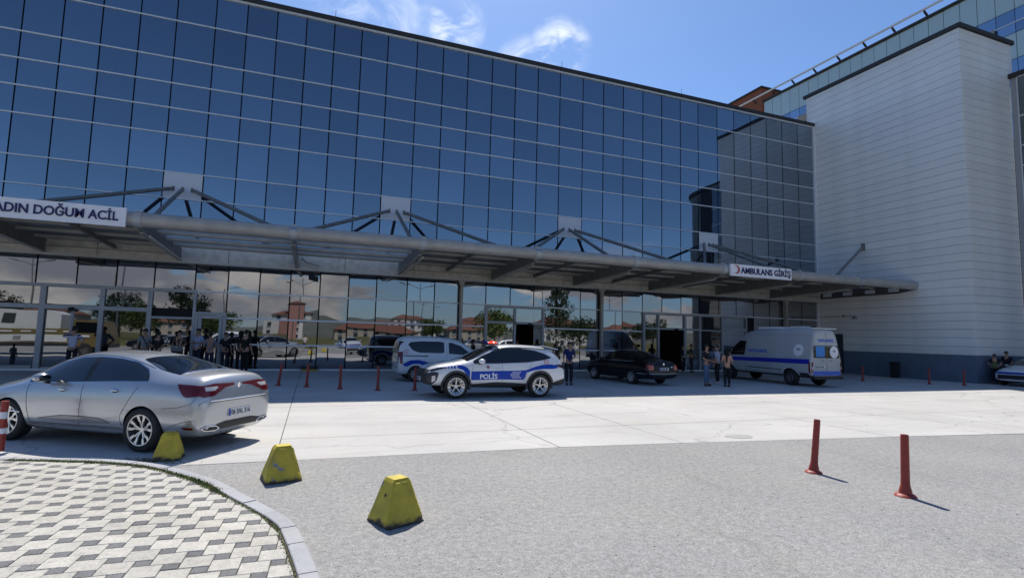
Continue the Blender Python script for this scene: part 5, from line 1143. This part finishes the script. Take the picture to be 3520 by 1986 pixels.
    if strap: part('bag_strap', MB().path([T(v) for v in ((-.12, .09, 1.45), (-.11, -.06, 1.47), (-.03, -.142, 1.30), (.08, -.142, 1.10), (.15, -.06, .98))], .018*s, 6), cm('st', strap), o)
    if braces:
        for sg in (1, -1): part('reflective_strap', MB().path([T(v) for v in ((sg*.11, .1, 1.42), (sg*.10, -.04, 1.475), (sg*.09, -.14, 1.32), (sg*.03, -.142, 1.08))], .02*s, 6), cm('br', braces), o)
        part('reflective_strap', MB().path([T(v) for v in ((.11, .13, 1.42), (.0, .15, 1.22), (-.11, .135, 1.02))], .018*s, 6), cm('br', braces), o); part('reflective_strap', MB().path([T(v) for v in ((-.11, .13, 1.42), (.0, .152, 1.22), (.11, .135, 1.02))], .018*s, 6), cm('br', braces), o)
    if vest:
        vm = skinmesh('vest', [(T(p), (r_[0]*1.07*s, r_[1]*1.1*s)) for p, r_ in tv[:4]], [(0, 1), (1, 2), (2, 3)], cm('v', vest), 1); obj('vest', vm, o)
        for zz in (1.05, 1.2): part('reflective_strap', MB().lathe([(.158*s, (zz-.025)*s), (.160*s, (zz+.025)*s)], 16), cm('rs', (.6, .62, .6)), o)
    return o
PI = pi
person('man in blue and white striped shirt standing with his back turned at the left door', -9.0, 26.2, PI, 1.88, (.52, .54, .66), (.012, .014, .03), arms=('head', 'hip'), stripes=(.02, .025, .10), lean=R(4))
person('man in grey shirt with dark diagonal strap, left of the waiting group', -6.75, 27.0, R(15), 1.84, (.26, .28, .30), arms=('front', 'down'), strap=(.01, .012, .03))
person('man in black shirt turned away beside the man with the strap', -6.1, 26.3, R(170), 1.75, (.012, .012, .014), arms=('front', 'front'))
person('person in brown work shirt with pale reflective straps holding a box', -5.45, 26.9, R(5), 1.81, (.10, .085, .065), (.05, .05, .05), arms=('front', 'front'), braces=(.62, .36, .22))
person('man in light blue shirt with folded arms in the waiting group', -4.75, 27.0, R(-25), 1.90, (.36, .42, .60), (.02, .025, .05), arms=('cross', 'cross'))
person('figure added for a reflection, grey shirt with crossed orange straps on the back', -4.2, 26.6, R(185), 1.75, (.22, .23, .27), (.02, .02, .05), arms=('front', 'front'), braces=(.62, .26, .12))  # solid figure added for the mirrored image of the strapped worker
person('man in dark navy shirt behind the silver car roof, right in the group', -3.65, 27.0, R(30), 1.77, (.012, .014, .022), arms=('down', 'front'))
person('tall person in black robe leaning at the right end of the group', -2.95, 26.3, R(200), 1.86, (.006, .006, .007), (.006, .006, .007), arms=('down', 'down'), lean=R(5), scarf=(.006, .006, .007))
person('bare armed man in black standing rightmost in the group', -2.72, 26.0, R(150), 1.90, (.007, .007, .008), (.007, .007, .008), arms=('down', 'down'))
o = thing('paper_box', 'grey box held by the worker in brown at the door', 'box', (-5.45, 26.52, 1.06)); part('box_body', MB().box(-.2, .2, -.09, .09, -.14, .1), M('box_grey', (.16, .16, .17), .6), o); part('clasp', MB().sphere((0, -.10, .04), .025, 8, 5), WHITEP, o)
person('policeman in dark blue shirt standing behind the police SUV', 9.9, 19.6, R(-15), 1.74, (.012, .022, .12), (.010, .012, .022), arms=('front', 'down'))
person('man in black T shirt and blue jeans talking near the transfer van', 16.05, 18.65, R(25), 1.76, (.008, .008, .009), (.10, .16, .27), arms=('front', 'front'))
person('man in light blue shirt and black trousers behind the couple', 17.3, 19.4, R(-150), 1.76, (.34, .40, .52), (.008, .008, .01), (.5, .5, .5), arms=('down', 'front'))
person('woman in peach top with black headscarf seen from behind', 16.75, 18.2, R(160), 1.60, (.62, .34, .22), (.008, .008, .009), arms=('front', 'front'), scarf=(.006, .006, .007), skirt=False)
person('woman in long black coat over a white shirt by the right door', 20.9, 26.3, R(20), 1.66, (.42, .42, .42), (.008, .008, .01), (.35, .33, .3), arms=('front', 'down'), coat=(.010, .010, .013), longhair=True)
person('man in grey brown jacket leaning on the door frame behind the woman in black coat', 22.0, 26.9, R(40), 1.72, (.06, .055, .05), (.03, .03, .035), arms=('down', 'front'), coat=None)
person('woman in dark blue clothes just outside the right door, behind the black saloon', 17.85, 26.9, R(-60), 1.68, (.05, .07, .10), (.015, .015, .02), arms=('front', 'down'), longhair=True)
person('man just inside the open middle door, face lit', 11.2, 28.9, R(0), 1.78, (.03, .035, .07), (.02, .02, .02), arms=('front', 'front'))
person('man with white collar bending outside the middle door, behind the SUV roof', 12.7, 26.6, R(-30), 1.72, (.05, .045, .04), (.02, .02, .02), arms=('front', 'front'), lean=R(10))
person('dark clothed person waiting by the glass left of the middle door', 7.9, 26.7, R(90), 1.70, (.008, .009, .012), (.008, .008, .01), arms=('front', 'down'))
person('dark clothed person between the van and the SUV by the glass', 8.5, 26.9, R(-90), 1.68, (.012, .010, .012), (.010, .01, .01), arms=('down', 'front'))
person('person in yellow green vest bent over beside the patrol car at the right', 34.9, 17.95, R(-60), 1.70, (.012, .014, .02), (.012, .012, .02), arms=('lean', 'lean'), lean=R(28), vest=(.16, .20, .09))
person('dark clothed officer at the right picture edge behind the patrol car', 36.1, 17.95, R(-75), 1.80, (.008, .010, .022), (.01, .01, .02), arms=('lean', 'down'), lean=R(14))
person('small child in white at the far left by the glass wall', -12.2, 26.4, R(20), 1.05, (.36, .36, .38), (.30, .30, .32), (.4, .4, .4), arms=('down', 'front'))
person('man in white shirt taking the picture, seen mirrored in the glass', -.35, -.75, R(175), 1.78, (.6, .6, .62), (.03, .03, .05), arms=('phone', 'phone'), group='people beyond the forecourt')

# ------------------------------------------------------------------ what the glass mirrors: the far side of the forecourt
def mirY(yv): return 2*FY-yv
TRK = M('truck_white', (.62, .63, .62), .4, ns=2, na=.06); OLV = M('truck_olive', (.17, .13, .045), .5)
t = thing('work_truck', 'white and olive work truck mirrored in the left door glass, lettered ATAY', 'truck', (-16.6, 13.0, 0))
def tb(nm, bx, mt): part(nm, MB().box(*bx), mt, t)
tb('chassis', (-4.3, 4.2, -.95, .95, .55, .75), BLKP); tb('side_board', (-4.2, 1.6, .98, 1.02, .85, 1.25), TRK); tb('bed', (-4.3, 1.7, -.97, .97, .76, .86), M('bed_tan', (.30, .22, .12), .7))
tb('olive_stripe', (-4.2, 2.2, 1.0, 1.04, 1.30, 1.62), OLV)
mb = MB(); mb.prism([(-4.2, 1.63), (1.2, 1.63), (1.2, 2.55), (.6, 2.78), (-4.2, 2.95)], lambda u, v, w: (u, w, v), -.9, .98); part('tank_body', mb, TRK, t); mb = MB(); mb.prism([(-1.6, 1.95), (-1.0, 1.95), (-.95, 2.6), (-1.5, 2.6)], lambda u, v, w: (u, w, v), .98, 1.0); part('body_window', mb, CARGL, t)
for x in (-3.6, -2.6, -1.6, -.6, .5, 1.4): tb('latch', (x, x+.55, 1.045, 1.07, 1.43, 1.50), WHITEP)
mb = MB(); mb.prism([(2.0, .6), (4.1, .6), (4.1, 1.4), (3.8, 2.3), (2.0, 2.35)], lambda u, v, w: (u, w, v), -.98, .98); part('cab', mb, OLV, t); mb = MB(); mb.prism([(2.4, 1.45), (3.95, 1.45), (3.7, 2.15), (2.4, 2.2)], lambda u, v, w: (u, w, v), .981, 1.0); part('cab_window', mb, CARGL, t); tb('cab_badge', (2.3, 3.2, .99, 1.02, 1.18, 1.30), WHITEP)
for tx, xa, wd in (('ATAY', -2.2, .62), ('BER', -1.0, .42)):
    k = MB(); text_on(k, tx, lambda u, z: (xa+wd-u, 1.03, .93+z), wd, .24, .03); part('lettering', k, M('truck_letter', (.12, .12, .12), .5), t, fix=False)
for x in (-3.2, 3.0):
    for sg in (1, -1): wheel(t, x, sg*1.0, .42, .2, 'steel', 0, .26, .24)
def clone(src, label, x, y, rz, cat='car', grp='cars parked beyond the forecourt'):
    c = copy_tree(bpy.data.objects[src]); c.location = (x, y, 0); c.rotation_euler = (0, 0, rz); c['label'] = label; c['category'] = cat; c['group'] = grp; return c
clone('silver_saloon', 'first silver car mirrored in the glass, standing behind the camera to the left', -9.5, 3.0, R(185))
clone('black_saloon', 'dark car mirrored in the glass among the silver cars at the left', -12.0, -1.0, R(180))
clone('silver_saloon', 'second silver car mirrored in the glass, farther back at the left', -5.5, -4.5, R(178))
clone('white_van', 'white van mirrored in the glass beyond the silver cars', -7.5, -8.0, R(180), 'van')
clone('patrol_saloon', 'white patrol car mirrored in the middle of the glass wall', 3.6, -6.0, R(80))
clone('white_van', 'white van mirrored in the glass to the right of the policeman', 23.0, -4.5, R(178), 'van')
clone('silver_saloon', 'silver car mirrored low in the glass right of the policeman', 20.5, -9.0, R(170))
# grassy verge
mb = MB(); rows = []
for i in range(60):
    x = -75+i*3.0; rows.append([(x, -13.5+.5*sin(i*.9), -.05), (x, -14.5, .45+.15*sin(i*1.3)), (x, -19, .6+.2*sin(i*.7)), (x, -26, .55+.2*sin(i*.5)), (x, -60, .6), (x, -300, .9)])
tag(obj('verge', mesh('verge', mb.grid(rows), ground_mat('verge_grass', (.105, .10, .035), .2, .35, 3, .35, .15, .6), True)), kind='structure')
RED = M('roof_tile_red', (.165, .068, .045), .8, ns=1.5, na=.2); CRM = M('render_cream', (.36, .31, .25), .8, ns=1, na=.08); WHR = M('render_white', (.58, .55, .52), .8, ns=1, na=.06); PNK = M('render_pink', (.34, .17, .14), .8); WIN = M('far_window', (.03, .04, .05), .2)
def house(label, x, y, w, d, h, roof=1.6, wall=CRM, floors=2, tower=None, rz=0, cat='house'):
    o = thing('house', label, cat, (x, y, 0), rz, 'houses beyond the verge'); part('wall', MB().box(-w/2, w/2, -d/2, d/2, 0, h), wall, o)
    e = .6; part('roof', MB().add([(-w/2-e, -d/2-e, h), (w/2+e, -d/2-e, h), (w/2+e, d/2+e, h), (-w/2-e, d/2+e, h), (-w/2+d*.35, 0, h+roof), (w/2-d*.35, 0, h+roof)], [(0, 1, 5, 4), (1, 2, 5), (2, 3, 4, 5), (3, 0, 4), (3, 2, 1, 0)]), RED, o)
    nx = max(2, int(w/3.2))
    for j in range(floors):
        for i in range(nx):
            wx = -w/2+(i+.5)*w/nx; wz = (j+.35)*h/floors; key = ('hw',)
            if key not in share: share[key] = mesh('window', MB().box(-.6, .6, 0, .05, 0, 1.2), WIN); share['hb'] = mesh('sill', MB().box(-.7, .7, 0, .25, -.1, 0), WHITEP)
            wn = obj('window', share[key], o, (wx, d/2, wz)); obj('sill', share['hb'], wn)
    if tower: a, b, c_ = tower; part('stair_tower', MB().box(a-b/2, a+b/2, -d*.3, d/2+.6, 0, c_), PNK, o); part('tower_roof', MB().add([(a-b/2-.4, -d*.3-.4, c_), (a+b/2+.4, -d*.3-.4, c_), (a+b/2+.4, d/2+1, c_), (a-b/2-.4, d/2+1, c_), (a, .3, c_+1.0)], [(0, 1, 4), (1, 2, 4), (2, 3, 4), (3, 0, 4), (3, 2, 1, 0)]), RED, o)
    return o
house('white and pink block of flats with a taller stair tower mirrored in the glass', -7.0, -118, 11, 9, 6.6, 1.3, WHR, 3, (1.4, 4.6, 9.6), cat='block of flats')
house('long low house with wide red roof mirrored right of the block of flats', 21, -128, 26, 10, 3.6, 2.4, CRM, 2)
house('red roofed house with dark gable mirrored above the white van', 52, -122, 20, 10, 4.4, 2.6, CRM, 2)
house('small red roofed villa mirrored left of the middle door', 72, -96, 13, 10, 6.6, 2.4, WHR, 2)
house('red roofed villa mirrored beside the tall conifer', 98, -104, 12, 10, 7.2, 2.2, CRM, 3)
house('cream house mirrored at the far left behind the trees', -62, -112, 15, 10, 5.2, 1.6, CRM, 2)
house('white villa with arcade mirrored behind the striped shirt man', -80, -98, 18, 9, 5.4, 1.2, WHR, 2)
house('house with red roof mirrored between group and block of flats', -36, -122, 14, 9, 4.8, 2.0, CRM, 2)
for i in range(9): house('distant roof %s of the town mirrored low on the skyline' % ['farthest left', 'second from the left', 'third from the left', 'left of the middle', 'near the middle', 'right of the middle', 'third from the right', 'second from the right', 'farthest right'][i], -150+i*46+random.uniform(-10, 10), -175-random.uniform(0, 40), random.uniform(14, 26), 12, random.uniform(7, 11), 2.4, random.choice((CRM, WHR)), 3)
mb = MB(); rows = []
for i in range(80):
    x = -420+i*12; hh = 5+3*sin(i*.21)+3*sin(i*.53+1)+1.5*sin(i*1.3); rows.append([(x, -250, 0), (x, -300, hh*.7), (x, -360, hh*1.5), (x, -420, 0)])
tag(obj('hills', mesh('hills', mb.grid(rows), M('hill', (.10, .105, .085), .9, ns=.03, na=.4), True)), kind='structure')
LEAF = [M('leaf_dark', (.035, .060, .020), .7, ns=2, na=.5), M('leaf_light', (.11, .15, .035), .7, ns=2, na=.5)]; BARK = M('bark', (.09, .07, .05), .9)
def tree(label, x, y, h, r_, kind=0, conifer=False):
    x *= 1.18; y *= 1.35
    o = thing('tree', label, 'tree', (x, y, 0), 0, 'trees beyond the forecourt'); mb = MB(); mb.tube((0, 0, 0), (.1, 0, h*.55), h*.022+.05, 8, h*.012+.02)
    for i in range(6): a = i*1.1; mb.tube((.05, 0, h*(.3+.05*i)), (cos(a)*r_*.7, sin(a)*r_*.7, h*(.5+.06*i)), h*.012, 6, .02)
    if conifer: mb.tube((0, 0, h*.5), (0, 0, h*.97), h*.012+.03, 6, .02)
    part('trunk', mb, BARK, o, True); mb = MB(); cl = []
    for i in range(26 if not conifer else 34):
        if conifer: z = h*(.16+.84*i/34); rr = r_*(1-i/34)**.8*(.65 if i % 2 else 1); a = i*2.4; cl.append((cos(a)*rr*.6, sin(a)*rr*.6, z, max(.18, rr*.45)))
        else: a = random.uniform(0, 2*pi); q = random.random()**.5*r_*.75; z = h*(.62+random.uniform(-.24, .30)*(1-q/r_*.5)); cl.append((cos(a)*q, sin(a)*q, z, random.uniform(.25, .42)*r_))
    for cx, cy, cz, cr in cl:
        for _ in range(80):
            d = Vector((random.gauss(0, 1), random.gauss(0, 1), random.gauss(0, .8))).normalized()*cr*random.uniform(.55, 1.05); p = Vector((cx, cy, cz))+d; a = Vector((random.gauss(0, 1), random.gauss(0, 1), random.gauss(0, 1))).normalized()*random.uniform(.09, .18)*(1+r_*.08); b = a.orthogonal().normalized()*a.length*.7
            mb.add([tuple(p-a), tuple(p+b), tuple(p+a), tuple(p-b)], [(0, 1, 2, 3)])
    part('crown', mb, LEAF[kind], o, fix=False)
tree('dense round tree mirrored above the waiting group', -14.5, -24, 8.2, 3.0); tree('low spreading tree mirrored at the far left', -30, -18, 6.0, 3.2); tree('bright green rounded bush tree mirrored in the single door', -9.8, -17.5, 4.6, 2.6, 1)
tree('tall dark conifer mirrored in the middle door', 38, -28, 14.5, 4.6, 0, True); tree('broad bright tree mirrored left of the middle door', 26, -26, 6.6, 3.6, 1); tree('broad green tree mirrored right of the conifer', 44, -30, 6.2, 4.2); tree('dark tree mirrored behind the truck', -22, -26, 7.0, 3.0); tree('round tree mirrored right of the policeman', 52, -24, 6.5, 3.5); tree('thin light tree mirrored over the white van', 18, -32, 5.5, 2.2, 1)
tree('bushy tree mirrored behind the strap man', -18, -20, 5.2, 2.4, 1)
LMP = M('lamp_post_grey', (.10, .105, .11), .5, .3)
def lamp(label, x, y, h=8.5, a=0):
    o = thing('street_lamp', label, 'street lamp', (x, y, 0), a, 'street lamps beyond the forecourt'); part('pole', MB().tube((0, 0, 0), (0, 0, h), .10, 8, .05), LMP, o)
    for sg in (1, -1): part('arm', MB().path([(0, 0, h*.90), (sg*.6, 0, h*.93), (sg*1.6, 0, h*.96)], .04, 6), LMP, o); part('lamp_head', MB().hexa([(sg*1.5, -.12, h*.95), (sg*2.2, -.12, h*.965), (sg*2.2, .12, h*.965), (sg*1.5, .12, h*.95), (sg*1.5, -.08, h*.97), (sg*2.2, -.08, h*.98), (sg*2.2, .08, h*.98), (sg*1.5, .08, h*.97)]), LMP, o)
for (x, y, h), lab in zip([(-19, -10, 9.5), (-29, -16, 9), (-12.5, -30, 8.5), (-2.5, -36, 10.5), (14, -22, 9.5), (19, -40, 8), (33, -18, 10), (46, -20, 10)], ['nearest at the left, mirrored in the upper pane beside the striped man', 'mirrored at the extreme left edge', 'mirrored over the waiting group', 'single pole mirrored right of the tall black robe', 'mirrored with long arm above the white van', 'small one mirrored behind the white van', 'mirrored right of the middle door', 'mirrored left of the black saloon']): lamp('street lamp '+lab, x, y, h, R(random.uniform(-20, 20)))
